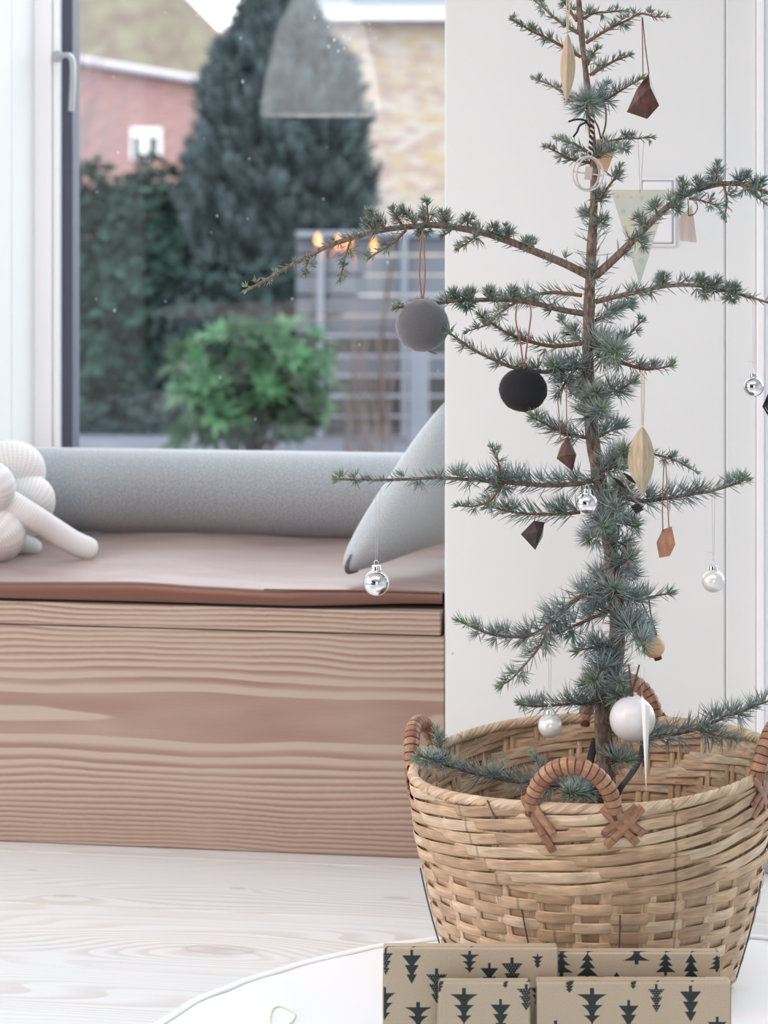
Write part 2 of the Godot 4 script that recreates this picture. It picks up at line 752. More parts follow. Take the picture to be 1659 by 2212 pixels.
	boxpart("pane", Vector3(0.3, 0.0, 6.69), Vector3(2.2, 2.45, 6.696), 0.0, M.glass, w3)

	# a wide switch plate behind the tree
	var sw := thing("light_switch", "white double light switch plate on the wall behind the paper pennant", "light switch", Z(1421, 458, 0.0))
	boxpart("plate", Vector3(-0.031, -0.058, 0.0), Vector3(0.031, 0.058, 0.007), 0.002, M.white_plastic, sw)
	for s in [-1.0, 1.0]:
		boxpart("gap", Vector3(-0.0265, s * 0.027 - 0.0265, 0.0), Vector3(0.0265, s * 0.027 + 0.0265, 0.0074), 0.0, M.line, sw)
		boxpart("rocker", Vector3(-0.0245, s * 0.027 - 0.0245, 0.0), Vector3(0.0245, s * 0.027 + 0.0245, 0.0105), 0.002, M.white_plastic, sw)
	var sc := MB.new()
	sc.x = Transform3D(Basis(), Z(977, 1412, 0.0))
	sc.hull([Vector3(-0.002, 0, 0), Vector3(0.002, 0.001, 0), Vector3(0, 0.0025, 0), Vector3(0.0005, -0.0022, 0), Vector3(0, 0, 0.0012)])
	tag(part("wall_plug", sc, mat(c8(190, 190, 194), 0.8), self), "tiny grey dent mark on the white wall beside the bench", "mark")


func build_window() -> void:
	var w := structure("window_1")
	var x0 := -0.88
	var x1 := 0.42
	var y0 := 0.47
	var y1 := 2.45
	# fixed white frame, a white sash, the dark rubber outside it, the pane
	for s in [["frame", 0.0, 0.0395, -0.95, -0.868, M.trim], ["sash", 0.041, 0.0535, -0.955, -0.872, M.trim], ["seal", 0.0535, 0.0765, -0.955, -0.897, M.seal]]:
		var i: float = s[1]
		var o: float = s[2]
		var m: Material = s[5]
		boxpart(s[0], Vector3(x0 + i, y0, s[3]), Vector3(x0 + o, y1, s[4]), 0.002, m, w)
		boxpart(s[0], Vector3(x1 - o, y0, s[3]), Vector3(x1 - i, y1, s[4]), 0.002, m, w)
		boxpart(s[0], Vector3(x0 + o, y0 + i * 0.6, s[3]), Vector3(x1 - o, y0 + o * 0.6, s[4]), 0.002, m, w)
		boxpart(s[0], Vector3(x0 + o, y1 - o, s[3]), Vector3(x1 - o, y1 - i, s[4]), 0.002, m, w)
	boxpart("pane", Vector3(x0 + 0.074, y0 + 0.04, -0.925), Vector3(x1 - 0.074, y1 - 0.074, GLASS_Z), 0.0, M.glass, w)
	# rain specks and wipe marks on the outside of the pane
	var d := MB.new()
	for k in 46:
		var p := Z(rnd(180, 950), rnd(20, 940), -0.9255)
		if k < 14:
			p = Z(rnd(660, 830), rnd(30, 120), -0.9255)
		d.x = Transform3D(Basis().rotated(Vector3.BACK, rnd(-0.5, 0.5)).scaled(Vector3(1, rnd(1.0, 2.6), 1)), p)
		var r := rnd(0.0009, 0.0022)
		d.hull([Vector3(-r, 0, 0), Vector3(r, 0, 0), Vector3(0, r, 0), Vector3(0, -r, 0), Vector3(0, 0, -r * 0.7)])
	part("rain_drop_specks", d, mat(c8(226, 230, 234), 0.3), w).set_meta("kind", "stuff")
	# the handle: rose, neck and a lever that hangs down
	var h := Node3D.new()
	h.name = "handle"
	w.add_child(h)
	h.position = Z(127, 122, -0.872)
	var rose := MB.new()
	rose.lathe([Vector2(0, 0), Vector2(0.0115, 0), Vector2(0.0125, 0.004), Vector2(0.0125, 0.009), Vector2(0.011, 0.011), Vector2(0, 0.011)], 24, Transform3D(Basis(Vector3.RIGHT, PI / 2), Vector3.ZERO))
	part("rose", rose, M.satin, h)
	var lv := MB.new()
	var bow := []
	for q in [[128, 122, -0.864], [131, 122, -0.842], [139, 119, -0.826], [151, 121, -0.82], [157, 138, -0.819], [157, 180, -0.819], [154, 240, -0.82]]:
		bow.append(Z(q[0], q[1], q[2]) - h.position)
	lv.tube(curve(bow, 5), [0.0062, 0.0062], 12)
	part("lever", lv, M.satin, h)


func build_door() -> void:
	var d := structure("door_1")
	boxpart("jamb", Vector3(0.631, 0.03, -0.12), Vector3(0.6435, 2.3, 0.012), 0.002, M.trim, d)
	boxpart("stop", Vector3(0.6435, 0.03, -0.12), Vector3(0.655, 2.3, -0.012), 0.002, M.trim, d)
	boxpart("frame", Vector3(0.6555, 0.03, -0.11), Vector3(0.70, 2.3, -0.04), 0.002, M.seal, d)
	boxpart("frame", Vector3(2.34, 0.03, -0.11), Vector3(2.4, 2.3, -0.04), 0.002, M.seal, d)
	boxpart("frame", Vector3(0.70, 2.24, -0.11), Vector3(2.34, 2.3, -0.04), 0.002, M.seal, d)
	boxpart("threshold", Vector3(0.631, 0.0, -0.14), Vector3(2.4, 0.03, 0.006), 0.003, mat(c8(150, 158, 172), 0.4), d)
	boxpart("pane", Vector3(0.70, 0.03, -0.08), Vector3(2.34, 2.24, -0.072), 0.0, M.glass, d)


func build_bench() -> void:
	var b := thing("window_bench", "pale pine window bench with bold brown grain under the seat cushion", "bench", Vector3(-0.39, 0, 0))
	var lo := -0.488
	var hi := 0.494
	var fr := MB.new()
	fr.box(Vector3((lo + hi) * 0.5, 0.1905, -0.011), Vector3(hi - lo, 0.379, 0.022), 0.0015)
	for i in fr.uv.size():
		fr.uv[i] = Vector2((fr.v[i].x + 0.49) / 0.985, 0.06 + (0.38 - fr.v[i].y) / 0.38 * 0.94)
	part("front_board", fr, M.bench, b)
	var lid := MB.new()
	lid.box(Vector3((lo + 0.488) * 0.5, 0.4015, -0.43), Vector3(0.488 - lo, 0.0385, 0.862), 0.002)
	for i in lid.uv.size():
		lid.uv[i] = Vector2((lid.v[i].x + 0.49) / 0.985 * 0.97, fposmod((0.422 - lid.v[i].y) / 0.38 + absf(lid.v[i].z) * 0.8, 0.98))
	part("lid", lid, M.bench, b)
	boxpart("side_shelf", Vector3(hi + 0.004, 0.0, -0.86), Vector3(0.80, 0.452, -0.15), 0.004, M.end_grain, b)
	boxpart("base_frame", Vector3(lo, 0.0, -0.84), Vector3(hi, 0.378, -0.024), 0.0, M.end_grain, b)


func build_rug() -> void:
	var g := thing("tree_skirt", "round white cotton mat with a narrow hem under the basket", "mat", Vector3(0.647 + 0.328 * cos(YAW) - 3.167 * sin(YAW), 0, 4.227 - 0.328 * sin(YAW) - 3.167 * cos(YAW)))
	var m := mat(c8(238, 239, 240), 0.9)
	var wob := noise(31, 1.0, 2)
	var b := MB.new()
	b.grid(96, 6, func(u, v):
		var w: float = -u * TAU
		var r: float = (0.687 + 0.006 * wob.get_noise_1d(u * 40.0)) * v
		return Vector3(sin(w) * r, 0.003 + 0.0012 * wob.get_noise_2d(sin(w) * r * 9.0, cos(w) * r * 9.0), cos(w) * r))
	part("cloth", b, m, g)
	var hem := []
	for k in 120:
		var w := TAU * k / 120.0
		var r := 0.684 + 0.006 * wob.get_noise_1d(float(k) / 120.0 * 40.0)
		hem.append(Vector3(sin(w) * r, 0.0035, cos(w) * r))
	var hb := MB.new()
	hb.tube(hem, [0.0085], 8, true, 0.35)
	part("hem", hb, m, g)
	# a leaf outline stitched on the mat
	var pts := []
	for q in [[584, 2198], [590, 2180], [604, 2174], [622, 2180], [638, 2192], [632, 2206], [618, 2216], [600, 2222], [586, 2212], [584, 2198]]:
		pts.append(Z2(q[0], q[1], 0.0048) - g.position)
	var st := MB.new()
	st.tube(curve(pts, 5), [0.0009], 6)
	tag(part("stitched_leaf", st, mat(c8(222, 220, 186), 0.9), g), "pale yellow stitched leaf outline", "")


func Z2(px: float, py: float, y: float) -> Vector3:      # the point of height y at a pixel
	return P(px, py, (EYE.y - y) * F / (py - HORIZON))


# ---------------------------------------------------------------- upholstery
func build_cushion() -> void:
	var s := thing("seat_cushion", "thin brown corduroy seat cushion lying on the pine bench", "cushion", Vector3(-0.39, 0.4208, -0.4))
	var wrinkle := noise(41, 3.0, 3)
	var broad := noise(42, 1.3, 2)
	var img := Image.create(64, 64, false, Image.FORMAT_RGB8)
	var f := noise(43, 0.2, 2)
	for y in 64:
		for x in 64:
			var k := 0.80 + 0.20 * sin(TAU * x / 8.0) + f.get_noise_2d(x, y) * 0.16
			img.set_pixel(x, y, Color(0.50 * k, 0.27 * k, 0.165 * k))
	var m := mat(Color.WHITE, 0.37)
	m.albedo_texture = ImageTexture.create_from_image(img)
	m.rim_enabled = true
	m.rim = 1.0
	m.rim_tint = 0.0
	m.metallic_specular = 0.62
	M.cushion = m
	var b := MB.new()
	b.grid(90, 70, func(u, v):
		var lx: float = lerpf(-0.485, 0.487, u)
		var right: float = smoothstep(0.72, 1.0, u)
		var front: float = 0.396 - 0.026 * right
		var top: float = 0.032 + 0.007 * exp(-pow((u - 0.42) / 0.16, 2.0)) - 0.001 * right + 0.003 * broad.get_noise_2d(lx * 2.0, 3.0)
		var lift: float = 0.006 * right
		# v: from the back edge over the top, round the front, to underneath
		var z: float
		var y: float
		if v < 0.8:
			var t: float = v / 0.8
			z = lerpf(-0.45, front - 0.011, t)
			y = top + 0.0025 * wrinkle.get_noise_2d(lx * 1.5, z * 2.5) + 0.004 * broad.get_noise_2d(lx * 2.0, z * 3.0)
		elif v < 0.88:
			var w: float = (v - 0.8) / 0.08 * PI * 0.5
			z = front - 0.011 + 0.011 * sin(w)
			y = top - 0.011 * (1.0 - cos(w))
		elif v < 0.95:
			z = front + 0.001
			y = lerpf(top - 0.011, 0.004 + lift, (v - 0.88) / 0.07)
		else:
			z = lerpf(front, front - 0.3, (v - 0.95) / 0.05)
			y = 0.0012 + lift * (1.0 - (v - 0.95) / 0.05)
		return Vector3(lx, y, z), Vector2(60.0, 30.0))
	part("cover", b, m, s)
	var ed := MB.new()
	ed.grid(10, 8, func(u, v):
		var z: float = lerpf(0.366, -0.45, u)
		return Vector3(0.487 + 0.006 * sin(v * PI), lerpf(0.006, 0.033, v), z), Vector2(30, 3))
	part("end_band", ed, m, s)
	var sm := MB.new()
	var line := []
	for k in 24:
		var u := float(k) / 23.0
		line.append(Vector3(lerpf(0.18, 0.482, u), 0.0315 - 0.0022 * smoothstep(0.4, 1.0, u), lerpf(0.3925, 0.3665, smoothstep(0.0, 1.0, u)) + 0.0012))
	sm.tube(line, [0.0016], 6)
	part("piping", sm, mat(c8(120, 84, 70), 0.6), s)


func felt(a: Color, b: Color, seed_: int, scale: float) -> StandardMaterial3D:
	var m := tri_mat(noise_tex(seed_, 256, 0.09, a, b, 5), scale, 0.9)
	m.rim_enabled = true
	m.rim = 1.0
	m.rim_tint = 0.1
	return m


func build_bolster() -> void:
	var b := thing("bolster", "long round grey wool bolster lying along the window", "bolster", Vector3(-0.388, 0.4555, -0.655))
	b.rotation.y = 0.012
	var m := felt(c8(126, 131, 135), c8(198, 203, 206), 51, 13.0)
	M.wool = m
	var r := 0.084
	var prof := []
	for k in 9:
		var w := PI / 2 * k / 8.0
		prof.append(Vector2(r - 0.03 + 0.03 * sin(w) if k > 0 else 0.0, -0.475 + 0.03 * (1.0 - cos(w))))
	for k in 12:
		prof.append(Vector2(r, lerpf(-0.44, 0.44, k / 11.0)))
	for k in 9:
		var w := PI / 2 * (1.0 - k / 8.0)
		prof.append(Vector2(r - 0.03 + 0.03 * sin(w) if k < 8 else 0.0, 0.475 - 0.03 * (1.0 - cos(w))))
	var st := MB.new()
	st.lathe(prof, 64, Transform3D(Basis(Vector3.BACK, -PI / 2), Vector3(0, r - 0.002, 0)))
	part("cover", st, m, b)
	var seam := []
	for k in 30:
		seam.append(Vector3(lerpf(-0.445, 0.445, k / 29.0), r * 0.26, -r * 0.985))
	var sb := MB.new()
	sb.tube(seam, [0.0014], 6)
	part("seam", sb, m, b)


func build_pillow() -> void:
	var A := Z2(703, 1264, 0.459)
	var C := Z(962, 866, -0.2)
	var B := A + Vector3(0.19, 0.035, -0.36)
	var X := (B - A).normalized()
	var Y := (C - A)
	var hgt := Y.length()
	Y = Y.normalized()
	var N := X.cross(Y).normalized()
	var wid := 0.40
	var pl := thing("scatter_cushion", "pale grey wool cushion propped against the white wall end of the bench", "cushion", A)
	var m := felt(c8(172, 178, 181), c8(198, 204, 207), 61, 12.0)
	M.pale_wool = m
	var base := Basis(X, Y, N)
	var b := MB.new()
	for s in [1.0, -1.0]:
		b.grid(40, 40, func(u, v):
			var p: float = u * 2.0 - 1.0
			var q: float = v * 2.0 - 1.0
			if s < 0.0:
				p = -p
			var puff: float = pow(maxf(0.0, 1.0 - pow(absf(p), 2.6)), 0.55) * pow(maxf(0.0, 1.0 - pow(absf(q), 2.6)), 0.55)
			var pin: float = 0.03 * (1.0 - q * q)
			var ex: float = p * (1.0 - 0.05 * (1.0 - pow(absf(q), 2.0)))
			var ey: float = q * (1.0 - 0.05 * (1.0 - pow(absf(p), 2.0)))
			if p < 0.0 and q < 0.0:
				var cut: float = pow(p * q, 4.0) * 0.13
				ex += cut * 1.3
				ey += cut
			return base * Vector3((ex + 1.0) * 0.5 * wid, (ey + 1.0) * 0.5 * hgt, s * (0.045 if s > 0.0 else 0.055) * puff), Vector2.ONE)
	part("cover", b, m, pl, true)
	# turned hem at the blunt lower corner; its dark grey paints in shade
	var hem := []
	for k in 15:
		var t := k / 14.0
		var p: float = -1.0 if t < 0.5 else lerpf(-1.0, -0.62, t * 2.0 - 1.0)
		var q: float = lerpf(-0.72, -1.0, t * 2.0) if t < 0.5 else -1.0
		var cut: float = pow(p * q, 4.0) * 0.13
		var ex: float = p * (1.0 - 0.05 * (1.0 - q * q)) + cut * 1.3
		var ey: float = q * (1.0 - 0.05 * (1.0 - p * p)) + cut
		hem.append(base * Vector3((ex + 1.0) * 0.5 * wid, (ey + 1.0) * 0.5 * hgt, 0.003))
	var mouth := MB.new()
	mouth.tube(hem, ramp(15, func(t): return 0.0012 + 0.0026 * sin(t * PI)), 8)
	tag(part("corner_shade_hem", mouth, mat(c8(104, 107, 111), 0.9), pl), "turned hem at the lower corner, dark grey to paint its shade", "")


func build_knot() -> void:
	var o := P(10, 1200, 4.66)
	var k := thing("knot_cushion", "off-white knitted knot cushion with one tail lying on the bench", "cushion", o)
	var img := Image.create(32, 32, false, Image.FORMAT_RGB8)
	for y in 32:
		for x in 32:
			var q := absf(fposmod(y / 32.0, 1.0) - 0.5) * 2.0
			var t := fposmod(x / 32.0 + q * 0.5, 1.0)
			var g := pow(sin(t * PI), 0.6) * pow(1.0 - 0.75 * pow(q, 6.0), 1.0)
			img.set_pixel(x, y, Color(g, g, g))
	var m := mat(c8(248, 247, 245), 0.95)
	var tx := ImageTexture.create_from_image(img)
	m.heightmap_enabled = true
	m.heightmap_texture = tx
	m.heightmap_scale = 0.07
	m.uv1_scale = Vector3(230, 42, 1)
	m.rim_enabled = true
	m.rim = 0.5
	var dim := Image.create(32, 32, false, Image.FORMAT_RGB8)
	for y in 32:
		for x in 32:
			var g := 0.86 + 0.14 * img.get_pixel(x, y).r
			dim.set_pixel(x, y, Color(g, g, g))
	m.albedo_texture = ImageTexture.create_from_image(dim)
	var loops := [
		["tail", [[-20, 1068, 4.62], [22, 1088, 4.6], [62, 1112, 4.6], [110, 1142, 4.62], [155, 1170, 4.63], [192, 1186, 4.635], [206, 1191, 4.64]], 0.0255, 0.0205, 1.0],
		["loop", [[-60, 1040, 4.72], [-22, 1014, 4.72], [16, 1000, 4.72], [44, 1004, 4.73], [52, 1022, 4.75], [40, 1050, 4.78], [0, 1080, 4.8]], 0.043, 0.04, 0.85],
		["loop", [[-20, 1050, 4.74], [30, 1055, 4.72], [66, 1064, 4.72], [80, 1082, 4.73], [66, 1118, 4.76], [20, 1150, 4.78]], 0.036, 0.034, 0.9],
		["loop", [[-80, 1030, 4.6], [-34, 1034, 4.58], [-10, 1044, 4.57], [-12, 1066, 4.58], [-50, 1090, 4.6]], 0.036, 0.034, 0.9],
		["loop", [[-70, 1130, 4.64], [-20, 1136, 4.6], [6, 1146, 4.59], [8, 1162, 4.6], [-14, 1174, 4.62], [-60, 1176, 4.66]], 0.042, 0.038, 0.9],
		["loop", [[10, 1160, 4.72], [40, 1172, 4.72], [66, 1180, 4.73], [76, 1186, 4.74]], 0.022, 0.016, 0.9],
	]
	for l in loops:
		var pts := []
		for q in l[1]:
			pts.append(P(q[0], q[1], q[2]) - o)
		var path := curve(pts, 9)
		var n := path.size()
		var ra: float = l[2]
		var rb: float = l[3]
		var radii := ramp(n, func(t):
			var r: float = lerpf(ra, rb, t)
			var e: float = minf(1.0, minf(t + 0.004, 1.004 - t) * (5.0 if l[0] == "tail" else 9.0))
			return r * sqrt(maxf(0.02, 1.0 - pow(1.0 - e, 2.0))))
		var b := MB.new()
		b.tube(path, radii, 26, false, 1.0)
		part(l[0], b, m, k)


# ---------------------------------------------------------------- the basket
const BASKET := Vector3(0.3985, 0.004, 0.613)

func basket_r(y: float) -> float:
	var t := clampf(y / 0.31, -0.1, 1.2)
	return 0.197 + 0.062 * t + 0.012 * sin(t * PI)


func basket_lift(a: float, y: float) -> float:       # the upper half rises towards the handles at the sides
	return smoothstep(0.15, 0.31, y) * ((0.016 if sin(a) > 0.0 else -0.018) * pow(sin(a), 2.0) + 0.012 * (0.5 - 0.5 * cos(a)))


func on_basket(a: float, y: float, out: float) -> Vector3:
	var r := basket_r(y) + out
	return Vector3(sin(a) * r, y + basket_lift(a, y), cos(a) * r)


func strip_section(w: float, t: float) -> Array:     # a flat strip, w half-height and t half-thickness
	var s := []
	for k in 10:
		var a := TAU * k / 10.0
		s.append(Vector2(signf(cos(a)) * pow(absf(cos(a)), 0.7) * t, signf(sin(a)) * pow(absf(sin(a)), 0.6) * w))
	return s


func build_basket() -> void:
	var bk := thing("wicker_basket", "large round natural wicker basket with four wrapped cane handles around the tree", "basket", BASKET, 0.068)
	var shades := []
	var streak := Image.create(256, 32, false, Image.FORMAT_RGB8)
	var n1 := noise(71, 0.03, 3)
	var n2 := noise(72, 0.4, 1)
	for y in 32:
		for x in 256:
			var g := 0.86 + 0.16 * n1.get_noise_2d(x, y * 6.0) + 0.10 * n2.get_noise_2d(x * 0.1, y * 2.0)
			if n1.get_noise_2d(x * 2.2 + 400.0, 0.0) > 0.63:
				g *= 0.8
			streak.set_pixel(x, y, Color(g, g, g))
	var tx := ImageTexture.create_from_image(streak)
	for c in [c8(222, 190, 154), c8(211, 178, 143), c8(230, 204, 172), c8(198, 166, 132)]:
		var m := mat(c, 0.55)
		m.albedo_texture = tx
		m.uv1_scale = Vector3(3.0, 1, 1)
		shades.append(m)
	var canes := []
	for c in [c8(174, 126, 96), c8(158, 112, 86), c8(186, 140, 108)]:
		var m := mat(c, 0.42)
		m.albedo_texture = tx
		m.uv1_scale = Vector3(6.0, 1, 1)
		canes.append(m)
	M.cane_core = mat(c8(84, 56, 42), 0.7)
	var stakes := 30

	# upright stakes in pairs
	for k in stakes:
		var a0 := TAU * (k + 0.5) / stakes
		var broad := k == 0 or k == 9 or k == 20
		for s in ([0.0] if broad else [-1.0, 1.0]):
			var path := []
			var ups := []
			for j in 17:
				var y := lerpf(0.002, 0.305, j / 16.0)
				var a: float = a0 + s * 0.0062 / basket_r(y) + 0.0015 * sin(k * 3.1 + j * 0.5)
				path.append(on_basket(a, y, 0.0))
				ups.append(Vector3(cos(a), 0, -sin(a)))
			var b := MB.new()
			b.sweep(path, ups, strip_section(0.016 if broad else 0.0050, 0.0020))
			part("stake", b, shades[(k + int(s)) % 4], bk)

	# the lower weave, over and under
	var rows := 14
	for r in rows:
		var y0 := 0.007 + r * 0.0136
		var path := []
		var ups := []
		for j in 300:
			var a := TAU * j / 300.0
			var sgn := 1.0 if r % 2 == 0 else -1.0
			var wv := cos(a * stakes * 0.5)
			wv = signf(wv) * pow(absf(wv), 0.7)
			var y := y0 + 0.0016 * n1.get_noise_2d(cos(a) * 60.0 + r * 50.0, sin(a) * 60.0)
			path.append(on_basket(a, y, 0.0008 + 0.0034 * sgn * wv))
			ups.append(Vector3(sin(a) * 0.18, 1, cos(a) * 0.18).normalized())
		var b := MB.new()
		b.sweep(path, ups, strip_section(0.0084 + 0.0005 * sin(r * 2.3), 0.0014), true)
		part("weaver", b, shades[(r * 3) % 4], bk)

	# the upper weave: longer floats, packed close, the strips leaning over one another
	for r in 8:
		var y0 := 0.200 + r * 0.0138
		for strand in 2:
			var path := []
			var ups := []
			var turn := r * 0.9 + strand * PI
			for j in 260:
				var a := TAU * j / 260.0
				var wv := sin(a * 5.0 + turn)
				var y := y0 + 0.0050 * wv + 0.002 * n1.get_noise_2d(cos(a) * 50.0 + r * 31.0 + strand * 400.0, sin(a) * 50.0)
				path.append(on_basket(a, y, 0.0022 + 0.0050 * cos(a * 5.0 + turn) + 0.0012 * cos(a * 15.0 + turn)))
				ups.append(Vector3(sin(a) * 0.22, 1, cos(a) * 0.22).normalized())
			var b := MB.new()
			b.sweep(path, ups, strip_section(0.0080, 0.0013), true)
			part("weaver", b, shades[(r * 2 + strand) % 4], bk)

	# the twisted rim
	var rim_y := 0.309
	for s in 3:
		var path := []
		var ups := []
		for j in 420:
			var a := TAU * j / 420.0
			var t := a * 24.0 + TAU * s / 3.0
			path.append(on_basket(a, rim_y + 0.0040 * sin(t), 0.0005 + 0.0038 * cos(t)))
			var dir := Vector3(sin(a), 0, cos(a))
			ups.append((dir * cos(t) + Vector3.UP * sin(t)).normalized())
		var b := MB.new()
		b.sweep(path, ups, strip_section(0.0038, 0.0054), true)
		part("rim_strand", b, shades[2 if s != 1 else 0], bk)

	# four handles, each an arch wound with cane
	for hnd in 4:
		var a0: float = [-0.10, 1.27, PI - 0.17, -1.85][hnd]
		var h := Node3D.new()
		h.name = ["handle", "handle_001", "handle_002", "handle_003"][hnd]
		bk.add_child(h)
		var mid := on_basket(a0, rim_y, 0.0) - Vector3.UP * (0.012 if hnd == 3 else 0.0)
		var T := Vector3(cos(a0), 0, -sin(a0))
		var O := Vector3(sin(a0), 0, cos(a0))
		var arch := []
		for k in 61:
			var w := PI * k / 60.0
			arch.append(mid - T * cos(w) * 0.055 + Vector3.UP * (0.064 * sin(w) - 0.004) + O * (0.008 * sin(w) + 0.002 - 0.0055 * pow(cos(w), 2.0)))
		var core := MB.new()
		var long := arch.duplicate()
		long.push_front(mid - T * 0.055 - Vector3.UP * 0.012 - O * 0.004)
		long.append(mid + T * 0.055 - Vector3.UP * 0.012 - O * 0.004)
		core.tube(long, [0.0100], 10)
		part("core", core, M.cane_core, h)
		var wraps := 19
		for k in wraps:
			var i0 := int(k * 60.0 / wraps)
			var seg := []
			var rr := []
			for j in 5:
				var f := clampf((k + 0.07 + 0.86 * j / 4.0) * 60.0 / wraps, 0.0, 59.99)
				var i := int(f)
				seg.append(arch[i].lerp(arch[i + 1], f - i))
				rr.append([0.0110, 0.0120, 0.0122, 0.0120, 0.0110][j])
			var b := MB.new()
			b.x = Transform3D(Basis().rotated(O, 0.02 * sin(k * 5.0)), Vector3.ZERO)
			b.x.origin = seg[2] - b.x.basis * seg[2]
			b.tube(seg, rr, 14)
			part("wrap", b, canes[(k * 7 + hnd) % 3], h)
		# lashings where the arch meets the rim
		for side in [-1.0, 1.0]:
			var foot: float = a0 + side * 0.056 / basket_r(rim_y)
			var ls := []
			if side < 0.0 and hnd == 0:
				ls = [[-0.010, 0.016, 0.030, -0.058], [-0.002, 0.014, 0.034, -0.038]]
			else:
				ls = [[-0.018, 0.004, 0.030, -0.046], [-0.012, 0.008, 0.038, -0.034], [0.028, 0.004, -0.018, -0.032], [0.036, 0.002, -0.012, -0.048]]
			for q in ls:
				var path := []
				var ups := []
				for j in 9:
					var t := j / 8.0
					var aa: float = foot + lerpf(q[0], q[2], t) / 0.26
					var y: float = rim_y + lerpf(q[1], q[3], t)
					path.append(on_basket(aa, minf(y, rim_y), 0.0105 - 0.004 * pow(absf(t * 2.0 - 1.0), 3.0)) + Vector3.UP * maxf(0.0, y - rim_y))
					var along: Vector3 = (Vector3(cos(aa), 0, -sin(aa)) * (q[2] - q[0]) + Vector3.UP * (q[3] - q[1])).normalized()
					ups.append(along.cross(Vector3(sin(aa), 0, cos(aa))).normalized())
				var b := MB.new()
				b.sweep(path, ups, strip_section(0.0058, 0.0019))
				part("lashing", b, canes[int(absf(q[0]) * 1000.0) % 3], h)

	# thin dark wires that bind the weave
	for q in [[-0.39, 0.165, 0.06], [0.15, 0.165, 0.075], [1.22, 0.17, 0.03], [-1.35, 0.17, 0.06], [-0.56, 0.315, 0.29]]:
		var path := []
		for j in 9:
			var y: float = lerpf(q[1], q[2], j / 8.0)
			path.append(on_basket(q[0] + 0.045 * (j / 8.0) * (1.0 if q[0] < 0.0 else 0.1), y, 0.0085))
		var b := MB.new()
		b.tube(path, [0.0011], 6)
		part("wire", b, M.seal, bk)
	boxpart("base_board", Vector3(-0.135, 0.002, -0.135), Vector3(0.135, 0.008, 0.135), 0.001, shades[3], bk)

	# the plant pot inside, with its two woven carrying straps
	var pot := thing("plant_pot", "black plastic plant pot with black webbing straps inside the basket", "pot", BASKET + Vector3(0.01, 0.008, 0.0))
	var pb := MB.new()
	pb.lathe([Vector2(0, 0), Vector2(0.095, 0), Vector2(0.12, 0.16), Vector2(0.126, 0.162), Vector2(0.126, 0.172), Vector2(0.117, 0.172), Vector2(0.112, 0.15), Vector2(0.0, 0.15)], 40)
	part("shell", pb, M.pot, pot)
	var so := MB.new()
	so.grid(24, 6, func(u, v): return Vector3(sin(-u * TAU) * 0.113 * v, 0.152 + 0.006 * sin(u * 31.0) * v * (1.0 - v) * 3.0, cos(-u * TAU) * 0.113 * v))
	part("soil", so, M.soil, pot)
	for q in [[[1392, 1588, 3.66], [1388, 1625, 3.65], [1366, 1668, 3.62], [1338, 1706, 3.58], [1322, 1740, 3.56]], [[1287, 1596, 3.72], [1276, 1640, 3.72], [1268, 1700, 3.71]]]:
		var path := []
		var ups := []
		for p in q:
			path.append(P(p[0], p[1], p[2]) - pot.position)
		path = curve(path, 5)
		for p in path:
			ups.append(Vector3(0.9, 0.3, 0.2))
		var b := MB.new()
		b.sweep(path, ups, strip_section(0.006, 0.0016))
		part("strap", b, M.dark, pot)


# ---------------------------------------------------------------- the tree
var tree: Node3D
const TREE_D := 3.61

func trunk_path() -> Array:
	var pts := []
	for q in [[1312, 1800], [1311, 1700], [1309, 1640], [1302, 1560], [1312, 1500], [1328, 1430], [1334, 1340], [1327, 1255], [1318, 1180], [1306, 1110], [1299, 1055], [1289, 1005], [1278, 935], [1271, 850], [1270, 760], [1273, 650], [1276, 570], [1281, 480], [1284, 380], [1277, 270], [1268, 180], [1257, 85], [1249, -15], [1244, -70]]:
		pts.append(P(q[0], q[1], TREE_D) - tree.position)
	return pts


